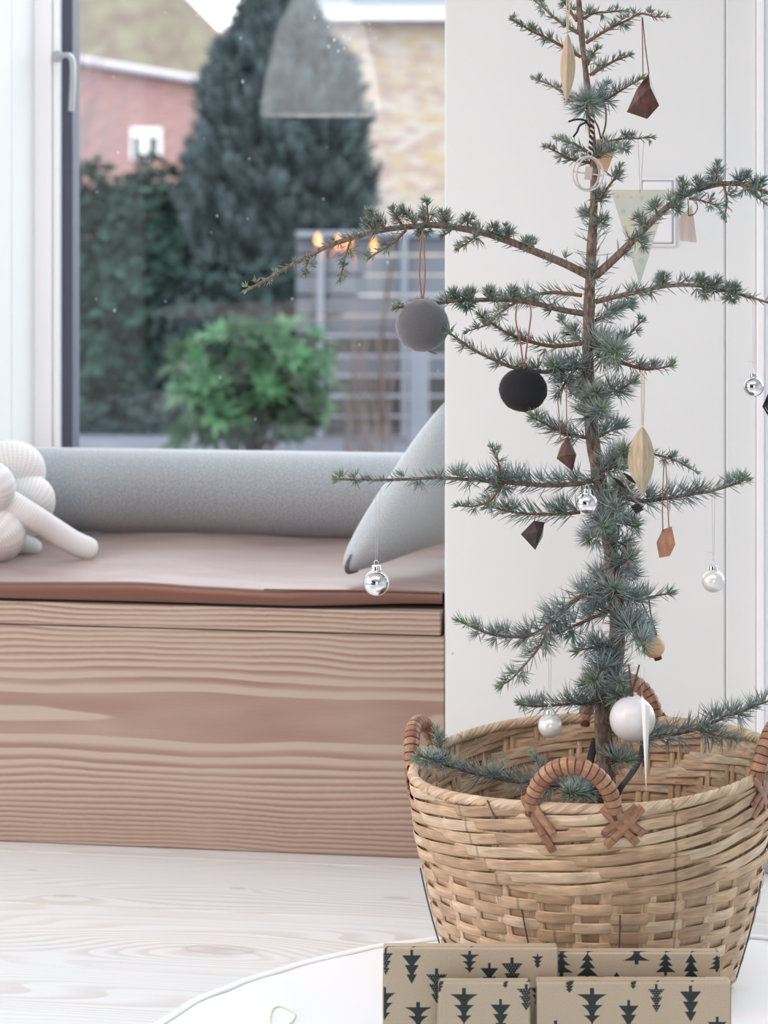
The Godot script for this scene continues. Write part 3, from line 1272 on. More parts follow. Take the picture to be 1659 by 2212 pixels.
func build_tree() -> void:
	tree = thing("cedar_tree", "slender blue-green cedar Christmas tree with sparse branches standing in the basket", "tree", BASKET + Vector3(0.012, 0.16, 0.0))
	var path := curve(trunk_path(), 4)
	var radii := ramp(path.size(), func(t): return lerpf(0.0135, 0.0100, smoothstep(0.0, 0.5, t)) - 0.0062 * smoothstep(0.42, 1.0, t) + 0.0006 * sin(t * 90.0))
	var b := MB.new()
	b.tube(path, radii, 14)
	part("trunk", b, M.bark, tree)

	# each line: pixels from the trunk outwards, how far the tip comes forward, needle length, needles per metre, share of rosettes, blueness
	branch([1249, 72, 1225, 57, 1201, 41, 1180, 22, 1160, 5, 1150, -2], -0.06, 0.0135, 900, 0.35, 0.35)
	branch([1254, 123, 1216, 101, 1180, 82, 1148, 67, 1124, 52, 1105, 41], 0.07, 0.0145, 900, 0.35, 0.35)
	branch([1262, 40, 1283, 29, 1324, 25, 1353, 23], -0.05, 0.013, 700, 0.6, 0.4)
	branch([1266, 93, 1290, 77, 1324, 58, 1353, 45, 1385, 29, 1413, 36, 1440, 36], 0.05, 0.014, 800, 0.5, 0.45)
	branch([1246, 45, 1232, 25, 1222, 10, 1219, -10], -0.04, 0.013, 700, 0.5, 0.35)
	branch([1268, 140, 1280, 118, 1290, 104], 0.05, 0.015, 700, 0.5, 0.4)
	branch([1274, 162, 1300, 147, 1324, 133, 1345, 125, 1360, 118], 0.04, 0.0145, 800, 0.3, 0.4)
	branch([1270, 229, 1305, 217, 1341, 195, 1365, 181, 1387, 169], 0.06, 0.018, 900, 0.4, 0.55)
	branch([1262, 224, 1235, 210, 1206, 193, 1184, 181, 1153, 169], -0.05, 0.0145, 900, 0.3, 0.45)
	branch([1269, 235, 1268, 225, 1272, 215], 0.06, 0.026, 1600, 0.9, 0.8)
	branch([1283, 215, 1300, 195, 1312, 180], -0.05, 0.018, 900, 0.5, 0.6)
	branch([1269, 328, 1240, 311, 1222, 306, 1201, 297], -0.04, 0.0155, 1000, 0.45, 0.5)
	branch([1275, 352, 1251, 348, 1228, 342, 1204, 329, 1179, 317], 0.05, 0.0155, 1000, 0.45, 0.5)
	branch([1283, 335, 1300, 318, 1313, 306, 1345, 300, 1376, 299, 1408, 297], -0.03, 0.015, 850, 0.4, 0.45)
	branch([1283, 342, 1309, 331, 1338, 320, 1354, 324], 0.05, 0.018, 1200, 0.5, 0.6)
	branch([1286, 432, 1300, 422, 1322, 393, 1334, 375, 1341, 358], 0.04, 0.018, 1100, 0.3, 0.5)
	branch([1283, 492, 1295, 480, 1306, 470], 0.03, 0.017, 1200, 0.8, 0.4)
	branch([1280, 470, 1268, 466, 1262, 468], -0.03, 0.017, 1200, 0.8, 0.4)
	# the two long upper arms
	branch([1268, 594, 1218, 569, 1159, 545, 1099, 521, 1040, 502, 952, 487, 892, 489, 831, 496, 771, 511, 711, 530, 666, 554, 620, 578, 575, 605, 532, 627], 0.10, 0.0145, 380, 0.55, 0.3, 0.0062)
	for q in [[831, 494, 820, 478, 797, 460, 5], [870, 489, 858, 468, 846, 452, 4], [897, 488, 885, 470, 868, 452, 4], [925, 485, 924, 462, 922, 436, 6], [966, 487, 960, 474, 953, 458, 5], [812, 499, 803, 490, 788, 478, 4]]:
		branch([q[0], q[1], q[2], q[3], q[4], q[5]], 0.085, 0.0165, 1500, 0.75, 0.3, 0.002, 0.07)
	branch([877, 497, 850, 524, 825, 540, 797, 556], 0.09, 0.0155, 800, 0.25, 0.3, 0.0022, 0.07)
	branch([757, 520, 748, 548, 740, 580, 733, 606], 0.11, 0.0145, 800, 0.2, 0.25, 0.002, 0.09)
	branch([667, 553, 663, 570, 658, 588], 0.11, 0.0145, 800, 0.3, 0.25, 0.002, 0.09)
	branch([913, 490, 912, 500, 908, 505], 0.06, 0.017, 2600, 0.9, 0.35, 0.0016, 0.055)
	branch([1040, 503, 1018, 519, 990, 538], 0.08, 0.017, 1000, 0.6, 0.35, 0.002, 0.05)
	branch([980, 492, 965, 504, 956, 510], 0.07, 0.016, 1200, 0.7, 0.35, 0.002, 0.06)
	for q in [[1012, 496, 1010, 482, 1012, 466], [1098, 520, 1095, 506, 1092, 488], [1060, 507, 1066, 496, 1070, 486], [1140, 538, 1142, 528, 1140, 518]]:
		branch([q[0], q[1], q[2], q[3], q[4], q[5]], 0.03, 0.015, 1800, 0.9, 0.35, 0.0018, 0.02)
	branch([1285, 593, 1294, 589, 1338, 549, 1377, 510, 1417, 470, 1469, 427, 1536, 401, 1596, 397, 1636, 407, 1690, 432], 0.09, 0.017, 420, 0.6, 0.45, 0.0068)
	branch([1600, 398, 1635, 425, 1662, 447], 0.10, 0.0155, 900, 0.3, 0.35, 0.002, 0.08)
	branch([1548, 400, 1548, 382, 1550, 354], 0.08, 0.0175, 2000, 0.8, 0.5, 0.002, 0.07)
	branch([1564, 402, 1570, 432, 1566, 468], 0.09, 0.0165, 900, 0.4, 0.4, 0.002, 0.07)
	branch([1489, 429, 1518, 434, 1548, 444], 0.06, 0.0165, 800, 0.3, 0.4, 0.002, 0.07)
	for q in [[1480, 425, 1476, 408, 1472, 390], [1508, 412, 1506, 402, 1504, 388], [1590, 397, 1606, 388, 1614, 376], [1632, 405, 1640, 398, 1645, 392], [1422, 466, 1416, 452, 1412, 440], [1396, 492, 1386, 480, 1380, 466], [1446, 446, 1458, 448, 1464, 450], [1372, 514, 1384, 525, 1388, 532]]:
		branch([q[0], q[1], q[2], q[3], q[4], q[5]], 0.07, 0.0175, 2000, 0.9, 0.5, 0.0018, 0.06)
	# bare needles on the trunk and the branch roots
	fringe(470, 600, 46, 0.026, 0.45)
	fringe(595, 760, 60, 0.026, 0.65)
	fringe(760, 900, 70, 0.027, 0.75)
	# third tier
	branch([1263, 678, 1211, 669, 1153, 655, 1095, 648, 1023, 648, 965, 652, 907, 661, 854, 664], 0.12, 0.0165, 620, 0.55, 0.4, 0.0046)
	for q in [[1103, 648, 1103, 636, 1105, 628], [1060, 648, 1056, 638, 1054, 630], [1022, 648, 1018, 640, 1016, 632], [1005, 650, 1006, 658, 1006, 666], [985, 651, 980, 640, 976, 634]]:
		branch([q[0], q[1], q[2], q[3], q[4], q[5]], 0.07, 0.0165, 2600, 0.95, 0.3, 0.0018, 0.065)
	branch([1257, 638, 1196, 632, 1153, 638, 1110, 656, 1080, 676, 1068, 686], -0.07, 0.021, 620, 0.4, 0.45, 0.0030)
	branch([1257, 742, 1196, 748, 1138, 736, 1095, 719, 1066, 701, 1046, 688, 1034, 678], 0.10, 0.0185, 620, 0.4, 0.4, 0.0032)
	branch([1060, 699, 1034, 708, 1008, 716], 0.10, 0.0125, 900, 0.3, 0.2, 0.0018, 0.09)
	branch([1260, 791, 1205, 800, 1167, 803, 1109, 794, 1066, 777, 1023, 756, 994, 736, 970, 719], 0.13, 0.0195, 650, 0.4, 0.45, 0.0038)
	branch([1258, 742, 1234, 716, 1212, 692], -0.07, 0.019, 900, 0.4, 0.6, 0.0024)
	branch([1262, 795, 1236, 796, 1212, 800, 1196, 790], 0.06, 0.028, 1300, 0.6, 0.8, 0.0026)
	branch([1240, 800, 1222, 826, 1208, 848], 0.05, 0.022, 1200, 0.6, 0.7, 0.0022, 0.02)
	branch([1262, 815, 1246, 836, 1236, 850], -0.06, 0.022, 1000, 0.5, 0.6, 0.0022)
	branch([1286, 652, 1333, 640, 1385, 629, 1437, 618, 1489, 616, 1540, 623, 1592, 635, 1631, 645, 1690, 664], 0.09, 0.018, 560, 0.45, 0.5, 0.0040)
	for q in [[1430, 619, 1434, 606, 1432, 594], [1510, 618, 1512, 610, 1512, 603], [1540, 623, 1546, 612, 1552, 608], [1580, 632, 1586, 626, 1592, 620], [1518, 621, 1520, 630, 1522, 638], [1575, 632, 1578, 640, 1580, 648]]:
		branch([q[0], q[1], q[2], q[3], q[4], q[5]], 0.08, 0.0155, 2400, 0.95, 0.4, 0.0016, 0.07)
	branch([1286, 693, 1315, 679, 1341, 666, 1364, 648], -0.07, 0.024, 900, 0.3, 0.55, 0.0028)
	branch([1277, 748, 1305, 752, 1333, 744, 1354, 728, 1374, 706, 1388, 692], -0.05, 0.017, 900, 0.3, 0.5, 0.0026)
	branch([1289, 767, 1333, 780, 1372, 793, 1398, 798, 1425, 795, 1450, 790], 0.08, 0.021, 850, 0.45, 0.55, 0.0032)
	branch([1277, 752, 1296, 752, 1318, 756, 1330, 760], 0.09, 0.030, 1700, 0.7, 0.85, 0.0026)
	branch([1280, 880, 1308, 852, 1341, 839, 1370, 824], 0.06, 0.024, 900, 0.3, 0.7, 0.0026)
	branch([1275, 890, 1284, 866, 1290, 848], 0.08, 0.026, 1500, 0.6, 0.75, 0.0024)
	branch([1272, 905, 1286, 895, 1300, 886], 0.09, 0.026, 1500, 0.7, 0.8, 0.0024)
	# fourth tier
	branch([1264, 945, 1224, 938, 1188, 921, 1152, 903], 0.07, 0.022, 900, 0.3, 0.7, 0.0028)
	branch([1282, 950, 1304, 938, 1328, 926, 1344, 922], -0.05, 0.021, 1000, 0.4, 0.7, 0.0026)
	branch([1293, 1034, 1253, 1044, 1181, 1048, 1132, 1045, 1080, 1041, 1025, 1037, 953, 1032, 881, 1035, 808, 1037, 727, 1035], 0.15, 0.0215, 900, 0.5, 0.75, 0.0042, 0.0, 0.55)
	branch([1083, 1041, 1080, 1018, 1074, 992, 1062, 966], 0.09, 0.0175, 900, 0.3, 0.6, 0.0022, 0.06)
	branch([1088, 1043, 1076, 1061, 1056, 1084, 1020, 1094, 988, 1092], 0.10, 0.0185, 1100, 0.5, 0.6, 0.0022, 0.06)
	branch([1253, 1106, 1220, 1110, 1188, 1111, 1150, 1110, 1116, 1108, 1080, 1100, 1054, 1094], 0.03, 0.024, 950, 0.4, 0.75, 0.0028)
	branch([1294, 1020, 1321, 1010, 1340, 990, 1349, 973], 0.08, 0.026, 1700, 0.7, 0.85, 0.0032)
	branch([1322, 1006, 1350, 985, 1380, 976, 1423, 984, 1455, 993, 1484, 1008, 1506, 1020], -0.08, 0.0145, 620, 0.4, 0.35, 0.0024)
	branch([1300, 1060, 1336, 1072, 1386, 1082, 1435, 1077, 1484, 1069, 1533, 1061, 1583, 1047, 1610, 1036], 0.08, 0.0235, 900, 0.5, 0.75, 0.0040, 0.0, 0.6)
	branch([1350, 1075, 1344, 1064, 1330, 1050], 0.08, 0.022, 1300, 0.5, 0.75, 0.002, 0.03)
	# rosettes packed round the trunk below
	for q in [[1306, 1085, 1322, 1096, 1336, 1104, 0.09], [1308, 1120, 1340, 1130, 1372, 1138, 0.05], [1312, 1140, 1290, 1156, 1272, 1168, 0.05], [1304, 1100, 1300, 1120, 1302, 1140, 0.09], [1324, 1165, 1344, 1176, 1356, 1182, 0.03], [1324, 1230, 1348, 1216, 1360, 1206, 0.05], [1326, 1250, 1350, 1245, 1368, 1246, -0.04], [1322, 1265, 1300, 1250, 1286, 1246, -0.05]]:
		branch([q[0], q[1], q[2], q[3], q[4], q[5]], q[6], 0.027, 1050, 0.8, 0.9, 0.0022)
	branch([1320, 1258, 1289, 1274, 1242, 1296, 1211, 1324, 1179, 1355, 1139, 1374, 1085, 1374, 1045, 1365, 993, 1342], 0.12, 0.025, 900, 0.55, 0.85, 0.0040, 0.0, 0.6)
	branch([1184, 1352, 1176, 1376, 1164, 1399, 1135, 1434, 1107, 1465, 1084, 1480], 0.12, 0.020, 900, 0.3, 0.7, 0.0024, 0.08)
	branch([1320, 1318, 1267, 1340, 1226, 1359, 1192, 1374], 0.05, 0.026, 1000, 0.6, 0.9, 0.0032)
	branch([1298, 1272, 1286, 1300, 1270, 1322], -0.05, 0.024, 1200, 0.6, 0.9, 0.0022)
	branch([1330, 1290, 1350, 1296, 1383, 1296, 1408, 1289, 1445, 1282], -0.03, 0.023, 1000, 0.5, 0.8, 0.0030)
	branch([1330, 1285, 1326, 1278, 1328, 1270], 0.06, 0.028, 1080, 0.85, 0.85, 0.0022)
	branch([1336, 1330, 1352, 1352, 1378, 1376, 1392, 1400], 0.10, 0.030, 1368, 0.75, 1.0, 0.0030)
	branch([1345, 1350, 1372, 1348, 1400, 1358], 0.03, 0.026, 1400, 0.7, 0.95, 0.0024)
	branch([1330, 1396, 1306, 1396, 1280, 1399, 1248, 1406], 0.05, 0.024, 1100, 0.5, 0.85, 0.0026)
	branch([1326, 1420, 1302, 1446, 1284, 1470], 0.08, 0.028, 1224, 0.75, 0.9, 0.0026)
	branch([1318, 1470, 1290, 1480, 1262, 1476], 0.06, 0.026, 1080, 0.7, 0.9, 0.0024)
	branch([1312, 1490, 1330, 1500, 1346, 1498], 0.07, 0.026, 1224, 0.75, 0.9, 0.0024)
	branch([1312, 1440, 1330, 1462, 1338, 1476], 0.08, 0.026, 1080, 0.75, 0.9, 0.0024)
	branch([1304, 1512, 1270, 1520, 1236, 1520, 1190, 1524, 1150, 1526, 1126, 1520], 0.07, 0.022, 1000, 0.45, 0.85, 0.0028)
	branch([1300, 1560, 1380, 1592, 1430, 1590, 1500, 1577, 1560, 1552, 1612, 1533, 1690, 1502], 0.05, 0.0245, 950, 0.55, 0.85, 0.0036, 0.0, 0.75)
	branch([1508, 1577, 1545, 1588, 1590, 1598], 0.08, 0.020, 1000, 0.5, 0.7, 0.002, 0.03)
	branch([1302, 1690, 1240, 1698, 1170, 1694, 1100, 1686, 1040, 1674, 985, 1660, 940, 1645, 908, 1632], 0.10, 0.0225, 1000, 0.6, 0.8, 0.0036, 0.0, 0.75)
	branch([962, 1653, 950, 1625, 946, 1598, 942, 1575], 0.05, 0.0165, 1300, 0.4, 0.25, 0.0022, 0.08)
	branch([1188, 1694, 1168, 1660, 1150, 1628], 0.02, 0.0175, 900, 0.4, 0.45, 0.002, 0.06)
	branch([1300, 1700, 1262, 1716, 1230, 1716], 0.12, 0.024, 1500, 0.75, 0.8, 0.0026)
	branch([1310, 1655, 1335, 1645, 1362, 1644], 0.06, 0.023, 1200, 0.6, 0.8, 0.0024)


func needle_color(blue: float, tip: float) -> Color:
	var c := Color(0.16, 0.215, 0.155).lerp(Color(0.295, 0.36, 0.355), blue)
	c = c.lerp(Color(0.22, 0.33, 0.17), tip)
	var k := rnd(0.6, 1.4)
	return Color(c.r * k, c.g * k, c.b * k)


func branch(px: Array, forward: float, length: float, per_metre: float, tufted: float, blue: float, thick := 0.0026, start := 0.0, slim := 0.7) -> void:
	var pts := []
	if blue > 0.65:
		length *= 1.26
		per_metre *= 1.2
	var k := px.size() / 2
	for i in k:
		var t := float(i) / (k - 1)
		var d := TREE_D - lerpf(start, forward, t) if start > 0.0 else TREE_D - forward * pow(t, 1.2)
		pts.append(P(px[i * 2], px[i * 2 + 1], d) - tree.position)
	var path := curve(pts, 4)
	var n := path.size()
	var b := MB.new()
	b.tube(path, ramp(n, func(t): return thick * lerpf(1.0, 0.36, t)), 7)
	var br := part("branch", b, M.bark if thick > 0.0035 else M.twig, tree)
	var nb := MB.new()
	var total := 0.0
	for i in n - 1:
		total += (path[i + 1] - path[i]).length()
	var count := int(per_metre * maxf(total, 0.02) * 1.6)
	var made := 0
	while made < count:
		var s := rnd(0.02, 1.0)
		if start == 0.0 and total > 0.15 and s < 0.05:
			s = rnd(0.03, 1.0)
		var f := s * (n - 1.001)
		var i := int(f)
		var p: Vector3 = path[i].lerp(path[i + 1], f - i)
		var t: Vector3 = (path[i + 1] - path[i]).normalized()
		var side := t.cross(ball_dir()).normalized()
		if side.y < 0.0 and rng.randf() < 0.4:
			side.y = -side.y
		var r := thick * lerpf(1.0, 0.36, s)
		var size := length * lerpf(1.12, slim, smoothstep(0.35, 1.0, s))
		var tip := smoothstep(0.86, 1.0, s) * (0.7 if total > 0.05 else 0.3)
		if rng.randf() < tufted * (1.0 - 0.5 * smoothstep(0.6, 1.0, s)) * 0.24:
			var axis := (side * 0.9 + t * 0.35 + Vector3(0, 0.22, 0)).normalized()
			var root := p + side * r + axis * 0.002
			for q in 13:
				var d := (axis + ball_dir() * 0.85).normalized()
				nb.tint = needle_color(blue, tip)
				nb.needle(root, d, size * rnd(0.75, 1.12), 0.00068, Vector3(0, rnd(-0.05, 0.12), 0))
			made += 9
		else:
			var d := (side * 0.75 + t * 0.75 + ball_dir() * 0.25 + Vector3(0, 0.1, 0)).normalized()
			nb.tint = needle_color(blue * 0.9, tip)
			nb.needle(p + side * r * 0.7, d, size * rnd(0.7, 1.1), 0.00072, Vector3(0, rnd(-0.02, 0.1), 0))
			made += 1
	var e: Vector3 = path[n - 1]
	var t2: Vector3 = (path[n - 1] - path[n - 3]).normalized()
	for q in 16:
		nb.tint = needle_color(blue * 0.7, 0.55 if total > 0.05 else 0.2)
		nb.needle(e - t2 * rnd(0.0, 0.004), (t2 + ball_dir() * 0.55).normalized(), length * slim * rnd(0.7, 1.0), 0.0008, Vector3.ZERO)
	part("needles", nb, M.needles, br).set_meta("kind", "stuff")


func fringe(y0: float, y1: float, count: int, length: float, blue: float) -> void:      # long needles straight on the trunk
	var nb := MB.new()
	for k in count:
		var y := rnd(y0, y1)
		var x := lerpf(1281, 1270, clampf((y - 480) / 280.0, 0, 1))
		var w := rnd(0, TAU)
		var out := Vector3(cos(w), 0, sin(w))
		nb.tint = needle_color(blue, 0.0)
		nb.needle(P(x, y, TREE_D) - tree.position + out * 0.008, (out + Vector3(0, rnd(0.1, 1.2), 0) + ball_dir() * 0.3).normalized(), length * rnd(0.7, 1.2), 0.0007, Vector3(0, 0.06, 0))
	part("trunk_needles", nb, M.needles, tree).set_meta("kind", "stuff")


# ---------------------------------------------------------------- presents
func ink_fir(img: Image, cx: float, y0: float, h: float, w: float, kind: String, upside: bool, s: float, o: Vector2) -> void:
	# a printed fir: three tiers and a stump; a = straight tiers, b = curved tiers, c = straight tiers with pale dots
	w *= 1.2
	h *= 1.06
	var ink := c8(16, 30, 29)
	var sway := 0.0
	for py in range(int((y0 - o.y) * s), int((y0 + h - o.y) * s) + 1):
		for px in range(int((cx - w * 0.6 - o.x) * s), int((cx + w * 0.6 - o.x) * s) + 1):
			if px < 0 or py < 0 or px >= img.get_width() or py >= img.get_height():
				continue
			var t := clampf((py / s + o.y - y0) / h, 0.0, 1.0)
			if upside:
				t = 1.0 - t
			var dx := absf(px / s + o.x - cx) / (w * 0.5)
			var half := 0.0
			if t > 0.84:
				half = 0.14
			else:
				var tier := minf(floorf(t / 0.28), 2.0)
				var f := (t - tier * 0.28) / 0.28
				var wide: float = [0.55, 0.74, 1.0][int(tier)]
				var near: float = [0.0, 0.16, 0.22][int(tier)]
				half = near + (wide - near) * (pow(f, 1.9) if kind == "b" else f)
			if dx < half:
				var c := ink
				if kind == "c" and fposmod(px + floorf(py / 7.0) * 4.0, 8.0) < 2.0 and fposmod(py, 7.0) < 2.0 and t < 0.84:
					c = c8(206, 200, 180)
				img.set_pixel(px, py, c)


func present(label: String, x0: float, x1: float, top: float, d: float, deep: float, lean: float, trees: Array, turn := 0.0) -> void:
	var w := (x1 - x0) / F * d
	var base := 0.0075
	var h := EYE.y - (top - HORIZON) / F * d - base
	var at := P((x0 + x1) * 0.5, HORIZON + (EYE.y - base) * F / d, d)
	var g := thing("wrapped_present", label, "present", at, YAW + turn, "kraft paper presents in front of the basket")
	var s := 1.35
	var hp := h * F / d
	var img := Image.create(int((x1 - x0) * s), int(hp * s), false, Image.FORMAT_RGB8)
	var f := noise(81, 0.15, 2)
	for y in img.get_height():
		for x in img.get_width():
			var k := 1.0 + 0.035 * f.get_noise_2d(x, y)
			img.set_pixel(x, y, Color(0.70 * k, 0.635 * k, 0.545 * k))
	for t in trees:
		ink_fir(img, t[0], t[1], t[2], t[3], t[4], t[5], s, Vector2(x0, top))
	var m := mat(Color.WHITE, 0.5)
	m.albedo_texture = ImageTexture.create_from_image(img)
	var b := MB.new()
	b.x = Transform3D(Basis(Vector3.RIGHT, lean), Vector3.ZERO)
	b.box(Vector3(0, h * 0.5, -deep * 0.5), Vector3(w, h, deep), 0.0018)
	var back := b.x.affine_inverse()
	for i in b.uv.size():
		var p := back * b.v[i]
		b.uv[i] = Vector2(0.5 + (p.x + p.z * 0.5) / w, 1.0 - (p.y + p.z) / h)
	part("wrapping_paper", b, m, g)
	# the folded paper flaps on the ends
	for e in [-1.0, 1.0]:
		var fl := MB.new()
		fl.x = b.x
		fl.hull([Vector3(e * w * 0.5, 0.006, -0.001), Vector3(e * w * 0.5, h - 0.004, -0.001), Vector3(e * w * 0.5, h * 0.5, -deep + 0.001), Vector3(e * (w * 0.5 + 0.0014), h * 0.5, -deep * 0.4)])
		part("end_flap", fl, mat(c8(176, 160, 137), 0.5), g)
	var tape := MB.new()
	tape.x = b.x
	tape.box(Vector3(0, h + 0.0003, -deep * 0.55), Vector3(w * 0.96, 0.0008, deep * 0.5), 0.0003)
	part("top_fold", tape, mat(c8(186, 170, 146), 0.5), g)


func build_gifts() -> void:
	present("wide kraft present with dark fir print, the tall one standing at the left rear", 828, 1206, 2050, 3.275, 0.026, -0.03, [
		[889, 2054, 68, 34, "a", true], [943, 2094, 70, 38, "c", true], [1014, 2056, 46, 36, "b", true], [1057, 2082, 62, 32, "a", true], [1106, 2070, 72, 38, "c", true], [1161, 2063, 28, 20, "a", true],
		[903, 2166, 62, 48, "b", true], [833, 2052, 52, 26, "c", true], [830, 2134, 70, 40, "b", true], [1163, 2126, 50, 30, "a", true]])
	present("kraft present with upright dark firs behind the others, beneath the basket's right side", 1196, 1556, 2060, 3.285, 0.024, -0.03, [
		[1269, 2061, 54, 38, "a", false], [1213, 2054, 54, 44, "b", false], [1375, 2030, 52, 48, "b", false], [1438, 2062, 44, 36, "a", false], [1493, 2062, 64, 36, "a", false], [1332, 2101, 40, 24, "a", false], [1549, 2064, 34, 32, "b", false]])
	present("smallest kraft present with three printed firs, standing before the wide one", 947, 1146, 2124, 3.235, 0.022, -0.03, [
		[1002, 2136, 76, 50, "b", true], [1081, 2160, 66, 36, "a", true], [1136, 2128, 52, 34, "c", true], [1091, 2112, 22, 18, "a", true], [948, 2120, 24, 20, "a", true]])
	present("long low kraft present with firs printed upside down beside the smallest one", 1160, 1580, 2124, 3.235, 0.028, -0.03, [
		[1279, 2136, 76, 54, "b", true], [1358, 2162, 66, 36, "a", true], [1418, 2128, 56, 30, "c", true], [1492, 2131, 72, 38, "a", true], [1549, 2198, 60, 34, "a", true], [1230, 2118, 26, 22, "a", true], [1368, 2112, 24, 20, "a", true], [1200, 2206, 50, 36, "c", true]])


# ---------------------------------------------------------------- ornaments
func line(called: String, pts: Array, r: float, m: Material, o: Node3D) -> void:       # a cord through pixels [x, y, depth]
	var w := []
	for q in pts:
		w.append(P(q[0], q[1], q[2]) - o.position)
	var b := MB.new()
	b.tube(curve(w, 4), [r], 6)
	part(called, b, m, o)


func bauble(label: String, x: float, y: float, r_px: float, d: float, hang: Array, m: Material, group: String) -> void:
	var r := r_px / F * d
	var o := thing("bauble", label, "bauble", P(x, y + r_px, d), YAW, group)
	var b := MB.new()
	var prof := []
	for k in 25:
		var w := PI * k / 24.0
		prof.append(Vector2(sin(w) * r, r - cos(w) * r))
	b.lathe(prof, 40)
	part("glass_ball", b, m, o)
	var cap := MB.new()
	cap.lathe([Vector2(0.0, 1.93 * r), Vector2(0.40 * r, 1.92 * r), Vector2(0.44 * r, 2.02 * r), Vector2(0.37 * r, 2.06 * r), Vector2(0.37 * r, 2.30 * r), Vector2(0.33 * r, 2.36 * r), Vector2(0.0, 2.38 * r)], 20)
	part("cap", cap, M.silver, o)
	var ring := MB.new()
	var pts := []
	for k in 16:
		var w := TAU * k / 16.0
		pts.append(Vector3(cos(w) * 0.17 * r, 2.52 * r + sin(w) * 0.21 * r, 0))
	ring.tube(pts, [0.035 * r], 6, true)
	part("hanging_ring", ring, M.silver, o)
	var inv := Basis(Vector3.UP, -YAW)
	for dx in [-1.0, 1.0]:
		var a := Vector3(dx * 0.05 * r, 2.7 * r, 0)
		var e: Vector3 = inv * (P(hang[0] + dx * hang[2], hang[1], d) - o.position)
		var t := MB.new()
		t.tube([a, a.lerp(e, 0.5), e], [0.00028], 5)
		part("thread", t, M.thread, o)
	var kn := MB.new()
	kn.tube(curve([Vector3(0, 3.3 * r, 0.0006), Vector3(-0.25 * r, 3.5 * r, 0.001), Vector3(-0.55 * r, 3.45 * r, 0.001)], 3), [0.00028], 5)
	part("thread_end", kn, M.thread, o)


func felt_ball(label: String, x: float, y: float, rx: float, ry: float, d: float, m: Material, cords: Array, tail: Vector2, fuzz: Color) -> void:
	var o := thing("felt_ball", label, "ornament", P(x, y, d), 0.0, "felt balls on leather cords")
	if fuzz.r < 0.4:
		m.rim = 0.15
	var b := MB.new()
	var wob := noise(91, 1.6, 2)
	var prof := []
	for k in 25:
		var w := PI * k / 24.0
		prof.append(Vector2(sin(w) * rx, -cos(w) * ry) / F * d)
	b.lathe(prof, 40)
	for i in b.v.size():
		b.v[i] *= 1.0 + 0.03 * wob.get_noise_3dv(b.v[i] * 40.0)
		b.n[i] = Vector3.ZERO
	part("ball", b, m, o, true)
	var fz := MB.new()
	for k in 2600:
		var n := ball_dir()
		var p := Vector3(n.x * rx, n.y * ry, n.z * rx) / F * d
		fz.needle(p * 0.99, (n + ball_dir() * 0.9).normalized(), rnd(0.001, 0.0032), 0.00007, ball_dir() * 0.3)
	part("fuzz", fz, mat(fuzz, 0.9), o).set_meta("kind", "stuff")
	for c in cords:
		line("cord", c, 0.0011, M.cord, o)
	line("cord_end", [[x + tail.x - 12, y + ry - 3, d - 0.002], [x + tail.x, y + ry + 2, d - 0.004], [x + tail.x + 6, y + ry + tail.y, d - 0.004]], 0.0014, M.cord, o)


func gem(label: String, pts: Array, m: Material, d: float, cords: Array, cm: Material) -> void:
	var mid := Vector2.ZERO
	for q in pts:
		mid += Vector2(q[0], q[1])
	mid /= pts.size()
	var o := thing("wooden_gem", label, "ornament", P(mid.x, mid.y, d), 0.0, "faceted wooden ornaments")
	var w := []
	for q in pts:
		w.append(P(q[0], q[1], d - q[2]) - o.position)
	var b := MB.new()
	b.hull(w)
	part("block", b, m, o)
	for c in cords:
		line("cord", c, 0.00075, cm, o)


func brass_leaf(label: String, x: float, y0: float, y1: float, wl: float, wr: float, d: float, fold: float, slant: float, hang: Array) -> void:
	var o := thing("brass_leaf", label, "ornament", P(x, y0, d), YAW, "folded brass leaves")
	var h := (y1 - y0) / F * d
	var img := Image.create(64, 128, false, Image.FORMAT_RGB8)
	var f := noise(95, 0.05, 3)
	for yy in 128:
		for xx in 64:
			var k := 1.0 + 0.12 * f.get_noise_2d(xx * 1.5, yy * 0.6)
			img.set_pixel(xx, yy, Color(0.735 * k, 0.665 * k, 0.56 * k))
	var m := mat(Color.WHITE, 0.42, 0.25)
	m.albedo_texture = ImageTexture.create_from_image(img)
	for s in [-1.0, 1.0]:
		var ww: float = (wl if s < 0.0 else wr) / F * d
		var b := MB.new()
		for side in [1.0, -1.0]:
			b.grid(8, 30, func(u, v):
				var a: float = (u if s > 0.0 else 1.0 - u)
				var vv: float = v if side < 0.0 else 1.0 - v
				var half: float = ww * pow(sin(PI * pow(vv, 0.95)), 0.9)
				var lx: float = s * a * half + slant * (vv - 0.5) * 0.0 + slant * vv
				return Vector3(lx, -h * vv, -fold * a * half + side * 0.0004), Vector2.ONE)
		part("leaf_half", b, m, o)
	var inv := Basis(Vector3.UP, -YAW)
	for dx in [-1.0, 1.0]:
		var e: Vector3 = inv * (P(hang[0] + dx * hang[2], hang[1], d) - o.position)
		var t := MB.new()
		t.tube([Vector3(dx * 0.0006, 0.001, 0), e * 0.5 + Vector3(dx * 0.001, 0, 0), e], [0.001], 6)
		part("cord", t, M.linen_cord, o)


